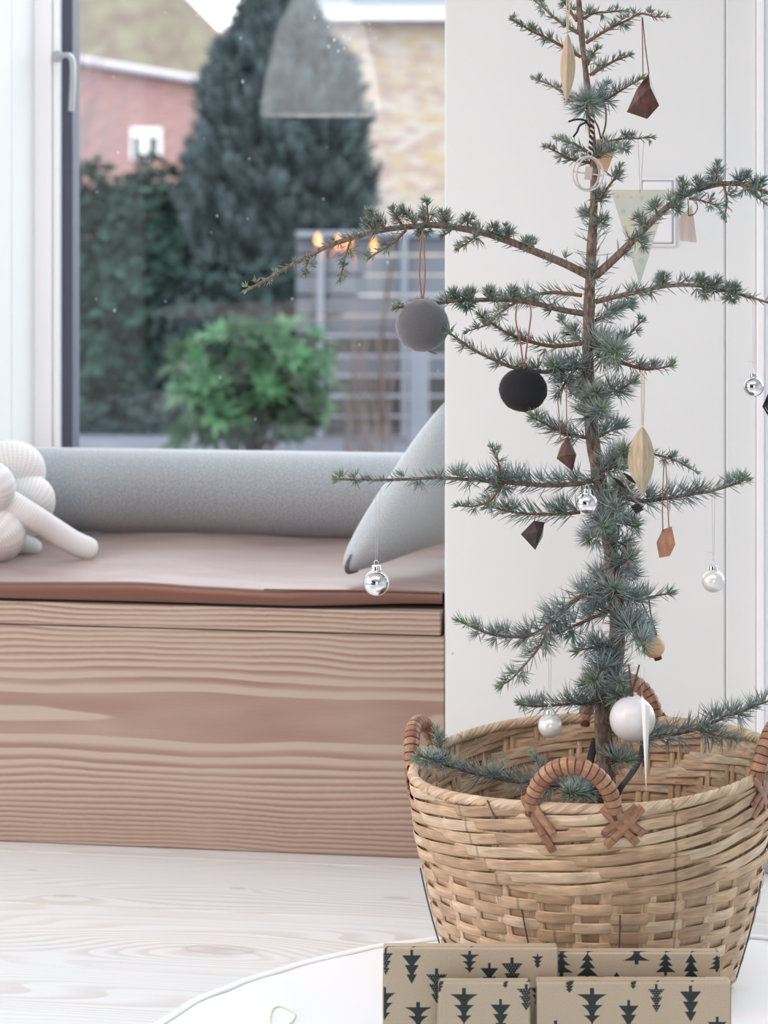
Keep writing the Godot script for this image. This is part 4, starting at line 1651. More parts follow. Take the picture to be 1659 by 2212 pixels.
func build_ornaments() -> void:
	var silver := mat(c8(240, 240, 242), 0.03, 1.0)
	var pearl := mat(c8(232, 231, 228), 0.28, 0.25)
	pearl.clearcoat_enabled = true
	pearl.clearcoat = 0.6
	pearl.clearcoat_roughness = 0.1
	bauble("shiny silver bauble hanging low from the long left branch before the bench cushion", 813, 1259, 28, 3.47, [817, 1040, 5], silver, "silver baubles")
	bauble("shiny silver bauble hanging close beside the trunk", 1268, 1087, 23, 3.46, [1268, 1044, 2], silver, "silver baubles")
	bauble("shiny silver bauble at the door frame under the upper right branch", 1628, 835, 22, 3.53, [1629, 648, 2], silver, "silver baubles")
	bauble("matt white bauble on long threads under the right branch tip", 1541, 1255, 25, 3.54, [1541, 1070, 3], pearl, "small white baubles")
	bauble("matt white bauble just above the basket's back rim", 1188, 1568, 26, 3.54, [1188, 1420, 3], pearl, "small white baubles")

	var grey := felt(c8(62, 65, 69), c8(98, 101, 106), 97, 40.0)
	felt_ball("grey felted wool ball hanging in front of the window edge", 912, 703, 58, 57, 3.50, grey, [[[912, 648, 3.50], [906, 590, 3.50], [910, 515, 3.51], [913, 500, 3.53]], [[914, 648, 3.498], [918, 590, 3.498], [914, 515, 3.508], [912, 498, 3.53]]], Vector2(24, 4), c8(140, 143, 147))
	var black := felt(c8(12, 13, 16), c8(26, 28, 32), 98, 40.0)
	felt_ball("black felted wool ball under the lower left branch", 1130, 842, 52, 47, 3.56, black, [[[1131, 796, 3.55], [1124, 740, 3.53], [1114, 690, 3.53], [1118, 652, 3.55]], [[1132, 796, 3.548], [1142, 720, 3.53], [1147, 680, 3.53], [1145, 656, 3.55]]], Vector2(8, 2), c8(30, 31, 36))

	var walnut := tri_mat(noise_tex(101, 128, 0.03, c8(66, 40, 34), c8(104, 66, 56), 4), 30.0, 0.32, Vector3(1, 0.25, 1))
	var ebony := tri_mat(noise_tex(102, 128, 0.03, c8(46, 38, 38), c8(76, 62, 60), 4), 30.0, 0.32, Vector3(1, 0.25, 1))
	var cherry := tri_mat(noise_tex(103, 128, 0.03, c8(158, 112, 86), c8(188, 138, 108), 4), 30.0, 0.45, Vector3(1, 0.25, 1))
	gem("dark walnut faceted ornament with a broad lower face, highest on the right", [[1401, 158, 0.0], [1405, 188, 0.016], [1424, 228, 0.006], [1398, 257, 0.004], [1354, 242, 0.002], [1376, 192, 0.008], [1380, 213, 0.012], [1395, 214, -0.022], [1412, 190, -0.012]], walnut, 3.56,
		[[[1389, 170, 3.555], [1388, 100, 3.555], [1387, 38, 3.56]], [[1402, 160, 3.56], [1394, 100, 3.56], [1388, 38, 3.56]]], M.leather)
	gem("dark walnut diamond ornament hanging over the branch left of the trunk", [[1226, 943, 0.0], [1245, 982, 0.004], [1237, 1018, 0.002], [1202, 990, 0.004], [1222, 982, 0.018], [1228, 985, -0.018], [1212, 962, -0.004]], walnut, 3.53,
		[[[1211, 952, 3.53], [1208, 900, 3.53], [1203, 852, 3.54]], [[1226, 946, 3.53], [1224, 900, 3.53], [1223, 830, 3.54]]], M.cord)
	gem("nearly black wooden diamond ornament under the left branches", [[1153, 1125, 0.0], [1170, 1154, 0.006], [1156, 1188, 0.002], [1125, 1154, 0.003], [1160, 1150, 0.012], [1176, 1128, -0.006], [1172, 1160, -0.010], [1146, 1150, -0.016]], ebony, 3.57,
		[[[1154, 1128, 3.57], [1156, 1118, 3.575], [1160, 1108, 3.58]]], M.cord)
	gem("light cherry wood faceted ornament under the right branch", [[1451, 1137, 0.0], [1459, 1176, 0.008], [1447, 1201, 0.004], [1424, 1205, 0.002], [1418, 1172, 0.010], [1431, 1144, -0.010], [1440, 1170, -0.018]], cherry, 3.55,
		[[[1432, 1148, 3.555], [1431, 1080, 3.55], [1435, 985, 3.66]], [[1445, 1141, 3.555], [1441, 1060, 3.55], [1438, 985, 3.66]]], M.cord)
	var knot := MB.new()
	brass_leaf("slim folded brass leaf hanging high in front of the trunk", 1226, 71, 222, 13, 19, 3.52, 0.45, -0.0022, [1227, -20, 2])
	brass_leaf("wide folded brass leaf on a pale cord right of the trunk", 1388, 921, 1071, 29, 29, 3.50, 1.1, 0.0, [1389, 800, 2.5])

	# wire ring ornament with its striped cord round the trunk
	var ro := thing("ring_ornament", "pale silver double ring ornament with a small square block on a striped black cord", "ornament", P(1270, 375, 3.56), YAW)
	var pale := mat(c8(206, 198, 190), 0.35, 0.35)
	for q in [[0.0, 33.0, 37.0, 0.0], [0.5, 31.0, 35.0, 0.6]]:
		var pts := []
		for k in 36:
			var w := TAU * k / 36.0
			var p := Vector3(cos(w) * q[1], sin(w) * q[2], 0.0) / F * 3.56
			pts.append(Basis(Vector3(0.3, 1.0, 0.2).normalized(), q[3]) * p)
		var b := MB.new()
		b.tube(pts, [0.0019], 8, true, 0.7)
		part("ring", b, pale, ro)
	var bar := MB.new()
	bar.tube([Vector3(-0.0228, 0.003, 0), Vector3(0, 0, 0.001), Vector3(0.0228, -0.003, 0)], [0.0012], 8)
	part("bar", bar, pale, ro)
	var bl := MB.new()
	bl.x = Transform3D(Basis(Vector3.BACK, -0.12), Vector3(0.001, 0.0005, 0.001))
	bl.box(Vector3.ZERO, Vector3(0.0105, 0.0185, 0.006), 0.0008)
	part("block", bl, mat(c8(190, 178, 166), 0.5), ro)
	var eye := MB.new()
	var ep := []
	for k in 14:
		var w := TAU * k / 14.0
		ep.append(Vector3(0.003 + cos(w) * 0.0034, 0.029 + sin(w) * 0.0045, 0.001))
	eye.tube(ep, [0.0007], 6, true)
	part("eyelet", eye, pale, ro)
	for s in 2:      # two strands twisted together, one black, one white, run up the trunk
		var pts := []
		for k in 70:
			var t := k / 69.0
			var w := t * 44.0 + s * PI
			var c := P(lerpf(1277, 1280, t) if t > 0.5 else lerpf(1275, 1279, t), lerpf(336, 252, t), 3.585) - ro.position
			pts.append(Basis(Vector3.UP, -YAW) * c + Vector3(cos(w), 0, sin(w)) * 0.0016)
		var b := MB.new()
		b.tube(pts, [0.0015], 7)
		part("cord_strand", b, M.dark if s == 0 else mat(c8(220, 216, 210), 0.9), ro)
	for q in [[[1268, 262], [1255, 258], [1240, 259], [1228, 263]], [[1266, 264], [1252, 272], [1247, 284], [1238, 296]], [[1264, 260], [1270, 268], [1276, 275]]]:
		var pts := []
		for p in q:
			pts.append(Basis(Vector3.UP, -YAW) * (P(p[0], p[1], 3.582) - ro.position))
		var b := MB.new()
		b.tube(curve(pts, 4), [0.0014], 7)
		part("cord_end", b, M.dark, ro)

	# a small wooden ornament half hidden behind the twig, on a leather cord
	var wd := thing("wooden_tag", "small pale peach wooden shape half hidden behind the upper trunk on a dark leather cord", "ornament", P(1302, 335, 3.66), YAW)
	var wb := MB.new()
	wb.hull([Vector3(-0.012, 0.022, -0.004), Vector3(0.006, 0.026, -0.004), Vector3(0.016, 0.0, -0.004), Vector3(0.006, -0.026, -0.004), Vector3(-0.012, -0.016, -0.004), Vector3(-0.011, 0.021, 0.004), Vector3(0.006, 0.025, 0.004), Vector3(0.015, 0.0, 0.004), Vector3(0.006, -0.025, 0.004), Vector3(-0.011, -0.015, 0.004)])
	part("shape", wb, mat(c8(214, 180, 150), 0.6), wd)
	for q in [[[1299, 300], [1308, 270], [1309, 240], [1306, 226]], [[1298, 300], [1292, 275], [1283, 256], [1284, 240]]]:
		var pts := []
		for p in q:
			pts.append(Basis(Vector3.UP, -YAW) * (P(p[0], p[1], 3.65) - wd.position))
		var b := MB.new()
		b.tube(curve(pts, 4), [0.0012], 7)
		part("cord", b, M.leather, wd)

	# the paper pennant
	var pn := thing("paper_pennant", "pale green triangular paper pennant with faint dots behind the right arm of the tree", "pennant", P(1384, 410, 3.68), YAW)
	var img := Image.create(256, 410, false, Image.FORMAT_RGB8)
	img.fill(c8(226, 228, 212))
	for q in [[30, 28, 9], [88, 32, 7], [136, 34, 10], [196, 30, 9], [55, 92, 12], [112, 96, 9], [170, 90, 10], [96, 150, 8], [150, 152, 9], [120, 210, 9], [132, 305, 13], [124, 360, 8], [60, 160, 7]]:
		for y in range(q[1] - q[2], q[1] + q[2] + 1):
			for x in range(q[0] - q[2], q[0] + q[2] + 1):
				if y >= 0 and x >= 0 and Vector2(x - q[0], y - q[1]).length() < q[2]:
					img.set_pixel(x, y, c8(206, 216, 206))
	var pm := mat(Color.WHITE, 0.6)
	pm.albedo_texture = ImageTexture.create_from_image(img)
	var k := 3.68 / F
	var pb := MB.new()
	pb.hull([Vector3(-65 * k, 0, 0), Vector3(62 * k, 0, 0.0), Vector3(-2 * k, -206 * k, 0), Vector3(-65 * k, 0, -0.0012), Vector3(62 * k, 0, -0.0012), Vector3(-2 * k, -206 * k, -0.0012)])
	for i in pb.uv.size():
		pb.uv[i] = Vector2((pb.v[i].x / k + 65.0) / 127.0, -pb.v[i].y / k / 206.0)
	part("paper", pb, pm, pn)
	for q in [[[1382, 416], [1381, 360], [1378, 300]], [[1383, 416], [1388, 350], [1391, 300]]]:
		var pts := []
		for p in q:
			pts.append(Basis(Vector3.UP, -YAW) * (P(p[0], p[1], 3.665) - pn.position))
		var b := MB.new()
		b.tube(pts, [0.0003], 5)
		part("thread", b, M.line, pn)

	# the pink house tag
	var ht := thing("house_tag", "thin pinkish wooden house shaped tag hanging from the upper right arm", "ornament", P(1484, 480, 3.60), YAW)
	var kk := 3.60 / F
	var outline := [Vector2(-15, 40), Vector2(21, 44), Vector2(15, -3), Vector2(10, -38), Vector2(-19, -6)]
	var hb := MB.new()
	var front := []
	var backs := []
	for p in outline:
		front.append(Vector3(p.x * kk, -p.y * kk, 0.0015))
		backs.append(Vector3(p.x * kk, -p.y * kk, -0.0015))
	hb.hull(front + backs)
	part("board", hb, tri_mat(noise_tex(111, 128, 0.03, c8(226, 206, 196), c8(236, 218, 208), 3), 14.0, 0.6, Vector3(2, 0.2, 1)), ht)
	for q in [[[1487, 466], [1487, 445], [1486, 430]], [[1488, 466], [1500, 462], [1507, 448], [1503, 434]]]:
		var pts := []
		for p in q:
			pts.append(Basis(Vector3.UP, -YAW) * (P(p[0], p[1], 3.597) - ht.position))
		var b := MB.new()
		b.tube(curve(pts, 3), [0.0007], 6)
		part("cord", b, M.leather, ht)

	# the metal candle clip on the right branch
	var cl := thing("candle_clip", "dark ridged metal candle clip clamped on the lower right branch", "candle clip", P(1355, 1060, 3.50), YAW)
	var cb := MB.new()
	for q in [[1338, 1043, -0.5], [1360, 1033, -0.5], [1376, 1098, 0.5]]:
		for j in 4:
			var c := Basis(Vector3.UP, -YAW) * (P(q[0] + (j - 1.5) * 3.0, q[1] + (j - 1.5) * 4.0, 3.49) - cl.position)
			var b2 := MB.new()
			b2.x = Transform3D(Basis(Vector3.BACK, q[2]), c)
			b2.box(Vector3.ZERO, Vector3(0.0125, 0.0024, 0.006), 0.0008)
			part("jaw_ridge", b2, M.dark, cl)
	var stem := []
	for p in [[1340, 1018], [1350, 1038], [1358, 1055], [1370, 1066], [1384, 1068]]:
		stem.append(Basis(Vector3.UP, -YAW) * (P(p[0], p[1], 3.49) - cl.position))
	cb.tube(curve(stem, 4), [0.0022], 8, false, 0.6)
	tag(part("spring_arm", cb, mat(c8(166, 150, 132), 0.4, 0.3), cl), "pale curved arm", "")
	var lower := MB.new()
	var lp := []
	for p in [[1362, 1070], [1376, 1085], [1390, 1094]]:
		lp.append(Basis(Vector3.UP, -YAW) * (P(p[0], p[1], 3.49) - cl.position))
	lower.tube(lp, [0.003], 8, false, 0.5)
	part("lower_jaw", lower, mat(c8(120, 110, 98), 0.4, 0.4), cl)

	# turned wooden bead with a dark foot
	var wbd := thing("wooden_bead_ornament", "round pale wooden bead ornament with a dark foot on leather cords beside the lower trunk", "ornament", P(1412, 1396, 3.60), YAW)
	var bb := MB.new()
	var prof := []
	for j in 17:
		var w := PI * j / 16.0
		prof.append(Vector2(sin(w) * 0.0164, -cos(w) * 0.0170))
	bb.lathe(prof, 28)
	part("bead", bb, mat(c8(216, 182, 142), 0.45), wbd)
	var ft := MB.new()
	ft.x = Transform3D(Basis(Vector3.BACK, 0.3), Vector3(0.006, -0.0165, 0))
	ft.lathe([Vector2(0, -0.003), Vector2(0.0055, -0.003), Vector2(0.006, 0.003), Vector2(0.0, 0.004)], 16)
	part("foot", ft, mat(c8(74, 40, 38), 0.5), wbd)
	for q in [[[1418, 1376], [1405, 1340], [1386, 1300]], [[1420, 1376], [1406, 1330], [1402, 1296]]]:
		var pts := []
		for p in q:
			pts.append(Basis(Vector3.UP, -YAW) * (P(p[0], p[1], 3.60) - wbd.position))
		var b := MB.new()
		b.tube(pts, [0.0011], 6)
		part("cord", b, M.leather, wbd)

	# the big white ball and the icicle
	var big := thing("white_ball", "largest glossy white ball ornament on a brown leather cord above the basket", "ornament", P(1366, 1553, 3.53), YAW)
	var bgb := MB.new()
	prof = []
	for j in 33:
		var w := PI * j / 32.0
		prof.append(Vector2(sin(w), -cos(w)) * 49.5 / F * 3.53)
	bgb.lathe(prof, 56)
	var porcelain := mat(c8(252, 252, 252), 0.4)
	part("ball", bgb, mat(c8(226, 226, 226), 0.2), big)
	for q in [[[1364, 1500], [1362, 1470], [1358, 1436]], [[1365, 1500], [1372, 1470], [1381, 1436]]]:
		var pts := []
		for p in q:
			pts.append(Basis(Vector3.UP, -YAW) * (P(p[0], p[1], 3.53) - big.position))
		var b := MB.new()
		b.tube(pts, [0.0012], 7)
		part("cord", b, M.leather, big)
	var kb := MB.new()
	kb.x.origin = Basis(Vector3.UP, -YAW) * (P(1364, 1500, 3.53) - big.position)
	kb.lathe([Vector2(0, -0.0045), Vector2(0.0026, -0.003), Vector2(0.0032, 0.0), Vector2(0.0026, 0.003), Vector2(0, 0.0045)], 12)
	part("cord_knot", kb, M.leather, big)

	var ic := thing("icicle", "long slim white icicle ornament hanging in front of the big white ball", "ornament", P(1386, 1502, 3.485), YAW)
	var ib := MB.new()
	var kq := 3.485 / F
	ib.hull([Vector3(0, 0, 0), Vector3(-1 * kq, -14 * kq, -0.002), Vector3(7 * kq, -18 * kq, 0.005), Vector3(18 * kq, -24 * kq, 0.0), Vector3(16 * kq, -26 * kq, -0.006), Vector3(1 * kq, -20 * kq, -0.008), Vector3(10 * kq, -213 * kq, -0.001)])
	part("spike", ib, porcelain, ic)
	for dx in [-10.0, 8.0]:
		var b := MB.new()
		var e := Basis(Vector3.UP, -YAW) * (P(1388 + dx * 0.6, 1440, 3.50) - ic.position)
		b.tube([Vector3(0.0005, -0.001, 0), e], [0.00022], 5)
		part("thread", b, M.thread, ic)


# ---------------------------------------------------------------- things out of frame that the window mirrors, and the door lantern
func mirrored(px: float, py: float, d: float) -> Vector3:
	var p := P(px, py, d)
	return Vector3(p.x, p.y, 2.0 * GLASS_Z - p.z)


func build_small_things() -> void:
	# black faceted lantern at the door, only its left corner in the picture
	var c := P(1690, 870, 3.62)
	var lt := thing("geometric_lantern", "black faceted metal ornament at the glass door, seen at the picture's right edge", "ornament", c, YAW)
	var k := 3.62 / F
	var ring := []
	for j in 6:
		var w := TAU * j / 6.0 + PI
		ring.append(Vector3(cos(w) * 41 * k, (8.0 if j == 0 else -10.0) * -k, sin(w) * 41 * k))
	var top := Vector3(4 * k, 95 * k, 0)
	var bottom := Vector3(2 * k, -78 * k, 0)
	for j in 6:
		for e in [[ring[j], ring[(j + 1) % 6]], [ring[j], top], [ring[j], bottom]]:
			var b := MB.new()
			b.tube([e[0], e[1]], [2.2 * k], 6)
			part("strut", b, M.dark, lt)
	var body := MB.new()
	var inner := [top * 0.9, bottom * 0.9]
	for p in ring:
		inner.append(p * 0.93)
	body.hull(inner)
	part("facets", body, mat(c8(92, 94, 100), 0.25, 0.7), lt)
	var hang := MB.new()
	hang.tube([top, Vector3(top.x, (EYE.y - c.y) + 1.47, 0)], [0.0006], 5)
	part("cord", hang, M.dark, lt)

	# the round table with candles that the pane mirrors
	var near := mirrored(620, 690, 7.6)
	var tb := thing("round_table", "round white table behind the camera, mirrored in the window", "table", Vector3(near.x + 0.05, 0, near.z + 0.62))
	var t := MB.new()
	t.lathe([Vector2(0, 0.72), Vector2(0.58, 0.72), Vector2(0.60, 0.73), Vector2(0.60, 0.74), Vector2(0.59, 0.745), Vector2(0, 0.745)], 64)
	part("tabletop", t, mat(c8(236, 236, 238), 0.4), tb)
	var leg := MB.new()
	leg.lathe([Vector2(0.0, 0.0), Vector2(0.28, 0.0), Vector2(0.28, 0.012), Vector2(0.05, 0.05), Vector2(0.035, 0.2), Vector2(0.035, 0.66), Vector2(0.12, 0.72), Vector2(0, 0.72)], 32)
	part("pedestal", leg, M.trim, tb)
	var i := 0
	for q in [[684, 548], [728, 545], [752, 542], [806, 545]]:
		var top_y := 0.745 + 0.205 - i * 0.006
		var at := mirrored(q[0], 600, 7.9)
		var cd := thing("candle", "lit white pillar candle mirrored in the window, " + ["leftmost of the four flames", "second of the four flames from the left", "third of the four flames from the left", "rightmost flame, apart from the other three"][i], "candle", Vector3(at.x, 0.745, at.z), 0.0, "candles on the round table")
		var b := MB.new()
		b.lathe([Vector2(0, 0), Vector2(0.022, 0), Vector2(0.022, top_y - 0.747), Vector2(0.019, top_y - 0.745), Vector2(0, top_y - 0.748)], 20)
		part("wax", b, mat(c8(236, 234, 228), 0.5), cd)
		var fm := mat(c8(255, 170, 90), 0.6)
		fm.emission_enabled = true
		fm.emission = c8(255, 150, 70)
		fm.emission_energy_multiplier = 16.0
		var fb := MB.new()
		fb.lathe([Vector2(0, 0.0), Vector2(0.009, 0.008), Vector2(0.012, 0.018), Vector2(0.008, 0.034), Vector2(0.0, 0.052)], 14, Transform3D(Basis(), Vector3(0, top_y - 0.742, 0)))
		part("flame", fb, fm, cd)
		var l := OmniLight3D.new()
		l.name = "flame_light"
		l.light_color = c8(255, 160, 80)
		l.light_energy = 0.02
		l.omni_range = 12.0
		l.omni_attenuation = 2.0
		l.light_size = 0.01
		l.shadow_enabled = true
		l.position = Vector3(0, top_y - 0.742 + 0.02, 0)
		cd.add_child(l)
		i += 1
	# the white pendant shade over it
	for q in [["large lit white cone pendant lamp over the round table, mirrored in the window", 690, 250, 7.9, 0.19, 0.46]]:
		var at := mirrored(q[1], q[2], q[3])
		var pl := thing("pendant_lamp", q[0], "lamp", at)
		var b := MB.new()
		var r: float = q[4]
		var h: float = q[5]
		b.lathe([Vector2(r * 0.97, 0.004), Vector2(r, 0.0), Vector2(r * 0.96, h * 0.2), Vector2(r * 0.72, h * 0.62), Vector2(r * 0.3, h * 0.94), Vector2(0.0, h)], 40)
		var sm := mat(c8(244, 244, 244), 0.35)
		sm.emission_enabled = true
		sm.emission = c8(250, 250, 255)
		sm.emission_energy_multiplier = 0.95
		part("lamp_shade", b, sm, pl)
		var l := OmniLight3D.new()
		l.name = "lamp_light"
		l.light_color = c8(255, 250, 244)
		l.light_energy = 0.006 * r / 0.19
		l.omni_range = 12.0
		l.omni_attenuation = 2.0
		l.light_size = 0.03
		l.shadow_enabled = true
		l.position = Vector3(0, h * 0.4, 0)
		pl.add_child(l)
		var cb := MB.new()
		cb.tube([Vector3(0, h * 0.99, 0), Vector3(0, 2.62 - at.y, 0)], [0.003], 6)
		part("flex", cb, M.trim, pl)


# ---------------------------------------------------------------- the garden and the houses behind it
const GROUND := -0.56

func local_node(called: String, label: String, category: String, d: float, group := "") -> Node3D:
	# a thing whose own axes are the camera's: x to the right, y up from the ground, z towards the camera
	var o := thing(called, label, category, Vector3(EYE.x - d * sin(YAW), GROUND, EYE.z - d * cos(YAW)), YAW, group)
	return o


func lx(px: float, d: float) -> float:
	return (px - CX) / F * d


func ly(py: float, d: float) -> float:
	return EYE.y - (py - HORIZON) / F * d - GROUND


func scatter(called: String, mesh: Mesh, m: Material, where: Array, tints: Array, parent: Node3D) -> void:
	var mm := MultiMesh.new()
	mm.transform_format = MultiMesh.TRANSFORM_3D
	mm.use_colors = true
	mm.mesh = mesh
	mm.instance_count = where.size()
	for i in where.size():
		mm.set_instance_transform(i, where[i])
		mm.set_instance_color(i, tints[i])
	var o := MultiMeshInstance3D.new()
	o.multimesh = mm
	o.material_override = m
	o.name = called
	parent.add_child(o)
	o.set_meta("kind", "stuff")


func leaf_mesh(n: int, length: float, width: float, spread: float) -> ArrayMesh:      # a tuft of n pointed leaves, each folded along its rib
	var b := MB.new()
	for k in n:
		var w := TAU * k / n + rnd(-0.3, 0.3)
		var out := Vector3(cos(w), 0, sin(w))
		var d := (out * spread + Vector3.UP * (1.0 - spread * 0.5) + ball_dir() * 0.2).normalized()
		var s := d.cross(Vector3.UP if absf(d.y) < 0.9 else Vector3.RIGHT).normalized()
		var nn := s.cross(d)
		var l := length * rnd(0.8, 1.15)
		var p0 := b.vert(out * 0.1 * width)
		var p1 := b.vert(d * l * 0.45 + s * width * 0.5 + nn * width * 0.12)
		var p2 := b.vert(d * l * 0.45)
		var p3 := b.vert(d * l * 0.45 - s * width * 0.5 + nn * width * 0.12)
		var p4 := b.vert(d * l - nn * l * 0.12)
		b.tri(p0, p1, p2)
		b.tri(p0, p2, p3)
		b.tri(p1, p4, p2)
		b.tri(p2, p4, p3)
	return b.mesh()


func shade(c: Color, lo: float, hi: float) -> Color:
	var k := rnd(lo, hi)
	return Color(c.r * k, c.g * k, c.b * k)


func bush(o: Node3D, d: float, blobs: Array, mesh: Mesh, count: int, c: Color, deep: float, glossy := false) -> void:
	# blobs in pixels: centre x, centre y, half width, half height
	var where := []
	var tints := []
	var weight := 0.0
	for q in blobs:
		weight += q[2] * q[3]
	for q in blobs:
		for k in int(count * q[2] * q[3] / weight):
			var n := ball_dir()
			if n.z < -0.4:
				n.z = -n.z
			var r := pow(rnd(0.35, 1.0), 0.5)
			var p := Vector3(lx(q[0], d) + n.x * q[2] / F * d * r, ly(q[1], d) + n.y * q[3] / F * d * r, n.z * deep * r)
			var up := (n + Vector3(0, 0.6, 0) + ball_dir() * 0.5).normalized()
			var side := up.cross(ball_dir()).normalized()
			where.append(Transform3D(Basis(side, up, side.cross(up)).scaled(Vector3.ONE * rnd(0.75, 1.25)), p))
			tints.append(shade(c, 0.2, 2.6))
	scatter("foliage", mesh, M.leaves, where, tints, o)


func stem(o: Node3D, a: Vector3, b: Vector3, r: float, m: Material, called := "stem") -> void:
	var t := MB.new()
	t.tube(curve([a, a.lerp(b, 0.5) + ball_dir() * (b - a).length() * 0.05, b], 4), ramp(9, func(s): return r * (1.0 - 0.6 * s)), 6)
	part(called, t, m, o)


func build_garden() -> void:
	var paving := tri_mat(noise_tex(121, 256, 0.02, c8(84, 88, 97), c8(104, 108, 118), 4), 0.4, 0.8)
	var gr := structure("garden_ground")
	boxpart("paving", Vector3(-70, GROUND - 0.3, -140), Vector3(70, GROUND, 30), 0.0, paving, gr)
	var wood := mat(c8(84, 70, 62), 0.9)

	# grey board fence
	var d := 17.0
	var fe := local_node("board_fence", "weathered grey horizontal board fence at the end of the garden", "fence", d)
	var greys := [mat(c8(110, 115, 122), 0.85), mat(c8(100, 104, 110), 0.85), mat(c8(132, 137, 146), 0.85), mat(c8(72, 71, 68), 0.85)]
	var bh := ly(508, d) / 10.0
	for k in 10:
		for s in 2:
			var x0 := lx(640, d) if s == 0 else lx(872, d)
			var x1 := lx(868, d) if s == 0 else lx(1130, d)
			boxpart("board", Vector3(x0, k * bh + 0.012, -0.015 + 0.012 * sin(k * 2.1 + s)), Vector3(x1, (k + 1) * bh - 0.006, 0.012 + 0.012 * sin(k * 2.1 + s)), 0.003, greys[[3, 3, 3, 1, 3, 1, 1, 0, 0, 1][k]], fe)
	for q in [[686, 700], [866, 880], [1040, 1054]]:
		boxpart("post", Vector3(lx(q[0], d), 0, 0.02), Vector3(lx(q[1], d), ly(500, d), 0.09), 0.004, greys[2], fe)
	boxpart("coping", Vector3(lx(640, d), ly(512, d), -0.05), Vector3(lx(1130, d), ly(500, d), 0.07), 0.004, greys[2], fe)
	var gp := local_node("garden_post", "thick pale grey upright post in front of the fence", "post", 16.4)
	boxpart("shaft", Vector3(lx(884, 16.4), 0, -0.05), Vector3(lx(926, 16.4), ly(726, 16.4), 0.06), 0.006, greys[2], gp)
	boxpart("cap", Vector3(lx(880, 16.4), ly(728, 16.4), -0.06), Vector3(lx(930, 16.4), ly(722, 16.4), 0.07), 0.004, greys[2], gp)
	var st := local_node("wooden_stake", "thin brown wooden stake leaning at the fence", "stake", 16.6)
	stem(st, Vector3(lx(826, 16.6), 0, 0), Vector3(lx(848, 16.6), ly(560, 16.6), -0.2), 0.022, wood, "shaft")
	var bs := local_node("bare_shrub", "leafless grey brown shrub before the fence, left of the post", "shrub", 16.0)
	for k in 26:
		var x := lx(rnd(740, 850), 16.0)
		stem(bs, Vector3(x, 0, rnd(-0.2, 0.2)), Vector3(x + rnd(-0.16, 0.16), rnd(0.5, 1.05), rnd(-0.2, 0.2)), 0.007, mat(c8(120, 106, 102), 0.9))

	# the green rhododendron in front of the fence
	var rh := local_node("rhododendron", "bright green leafy shrub with rosettes of long leaves in front of the fence", "shrub", 15.2)
	var rose := leaf_mesh(11, 0.15, 0.05, 0.95)
	var spots := []
	var hues := []
	for k in 210:
		var x := rnd(385, 712)
		var y := lerpf(700.0 + 0.0016 * pow(x - 540.0, 2.0), 935.0, pow(rng.randf(), 0.8))
		var z := rnd(-0.45, 0.45)
		if absf(x - 548.0) > 160.0 + 18.0 * sin(y * 0.09 + (2.0 if x > 548.0 else 0.0)) - 0.0024 * pow(y - 805.0, 2.0) or fposmod(x * 0.013 + y * 0.017, 1.0) < 0.18:
			continue
		var tip := Vector3(lx(x, 15.2), ly(y, 15.2), z)
		if k % 6 == 0:
			stem(rh, Vector3(lx(545 + rnd(-30, 30), 15.2), 0, z * 0.2), tip, 0.012, wood)
		var up := (Vector3((x - 548.0) / 200.0, 0.8 + (800.0 - y) / 300.0, z * 1.5 + 0.6) + ball_dir() * 0.4).normalized()
		var side := up.cross(ball_dir()).normalized()
		spots.append(Transform3D(Basis(side, up, side.cross(up)).scaled(Vector3.ONE * rnd(0.75, 1.2)), tip))
		hues.append(shade(Color(0.028, 0.074, 0.032), 0.25, 2.2))
	scatter("foliage", rose, M.glossy_leaves, spots, hues, rh)

	# dark evergreen hedge on the left, three shrubs grown together
	var hl := leaf_mesh(6, 0.085, 0.035, 0.8)
	var i := 0
	for q in [["dark evergreen hedge shrub at the window's left frame, its top under the brick house", [[190, 640, 130, 300], [130, 760, 150, 260]], 19.0], ["dark evergreen hedge shrub right of the first, with a glossy pale leaf top", [[330, 600, 120, 262], [270, 800, 150, 190], [200, 900, 130, 100]], 18.8], ["low dark shrub filling the foot of the blue conifer", [[470, 720, 130, 150], [600, 660, 110, 90], [400, 880, 100, 100], [320, 920, 120, 70], [240, 935, 120, 50]], 17.6]]:
		var h := local_node("hedge_shrub", q[0], "hedge", q[2], "hedge shrubs")
		for s in 3:
			stem(h, Vector3(lx(q[1][0][0], q[2]) + (s - 1) * 0.1, 0, 0), Vector3(lx(q[1][0][0] + (s - 1) * 40, q[2]), ly(q[1][0][1], q[2]), 0), 0.025, wood, "trunk")
		bush(h, q[2], q[1], hl, 3400, [Color(0.022, 0.046, 0.036), Color(0.030, 0.058, 0.045), Color(0.022, 0.036, 0.035)][i], 0.5)
		i += 1

	# the blue conifer
	var cd := 18.4
	var cf := local_node("garden_conifer", "tall blue-grey conifer standing between the brick houses", "conifer", cd)
	stem(cf, Vector3(lx(612, cd), 0, 0), Vector3(lx(600, cd), ly(30, cd), 0), 0.07, wood, "trunk")
	var sp := MB.new()
	for k in 11:
		var t := k / 10.0
		var w := k * 2.4
		var p := Vector3(0, t * 0.15, 0)
		sp.needle(p, (Vector3(cos(w), 1.4, sin(w))).normalized(), 0.08 * (1.1 - 0.5 * t), 0.0075, Vector3(0, 0.1, 0))
	var where := []
	var tints := []
	var rows := [[-20, 595, 16], [60, 600, 60], [150, 605, 128], [210, 608, 158], [300, 612, 172], [420, 600, 196], [520, 606, 186], [620, 600, 165], [700, 600, 120]]
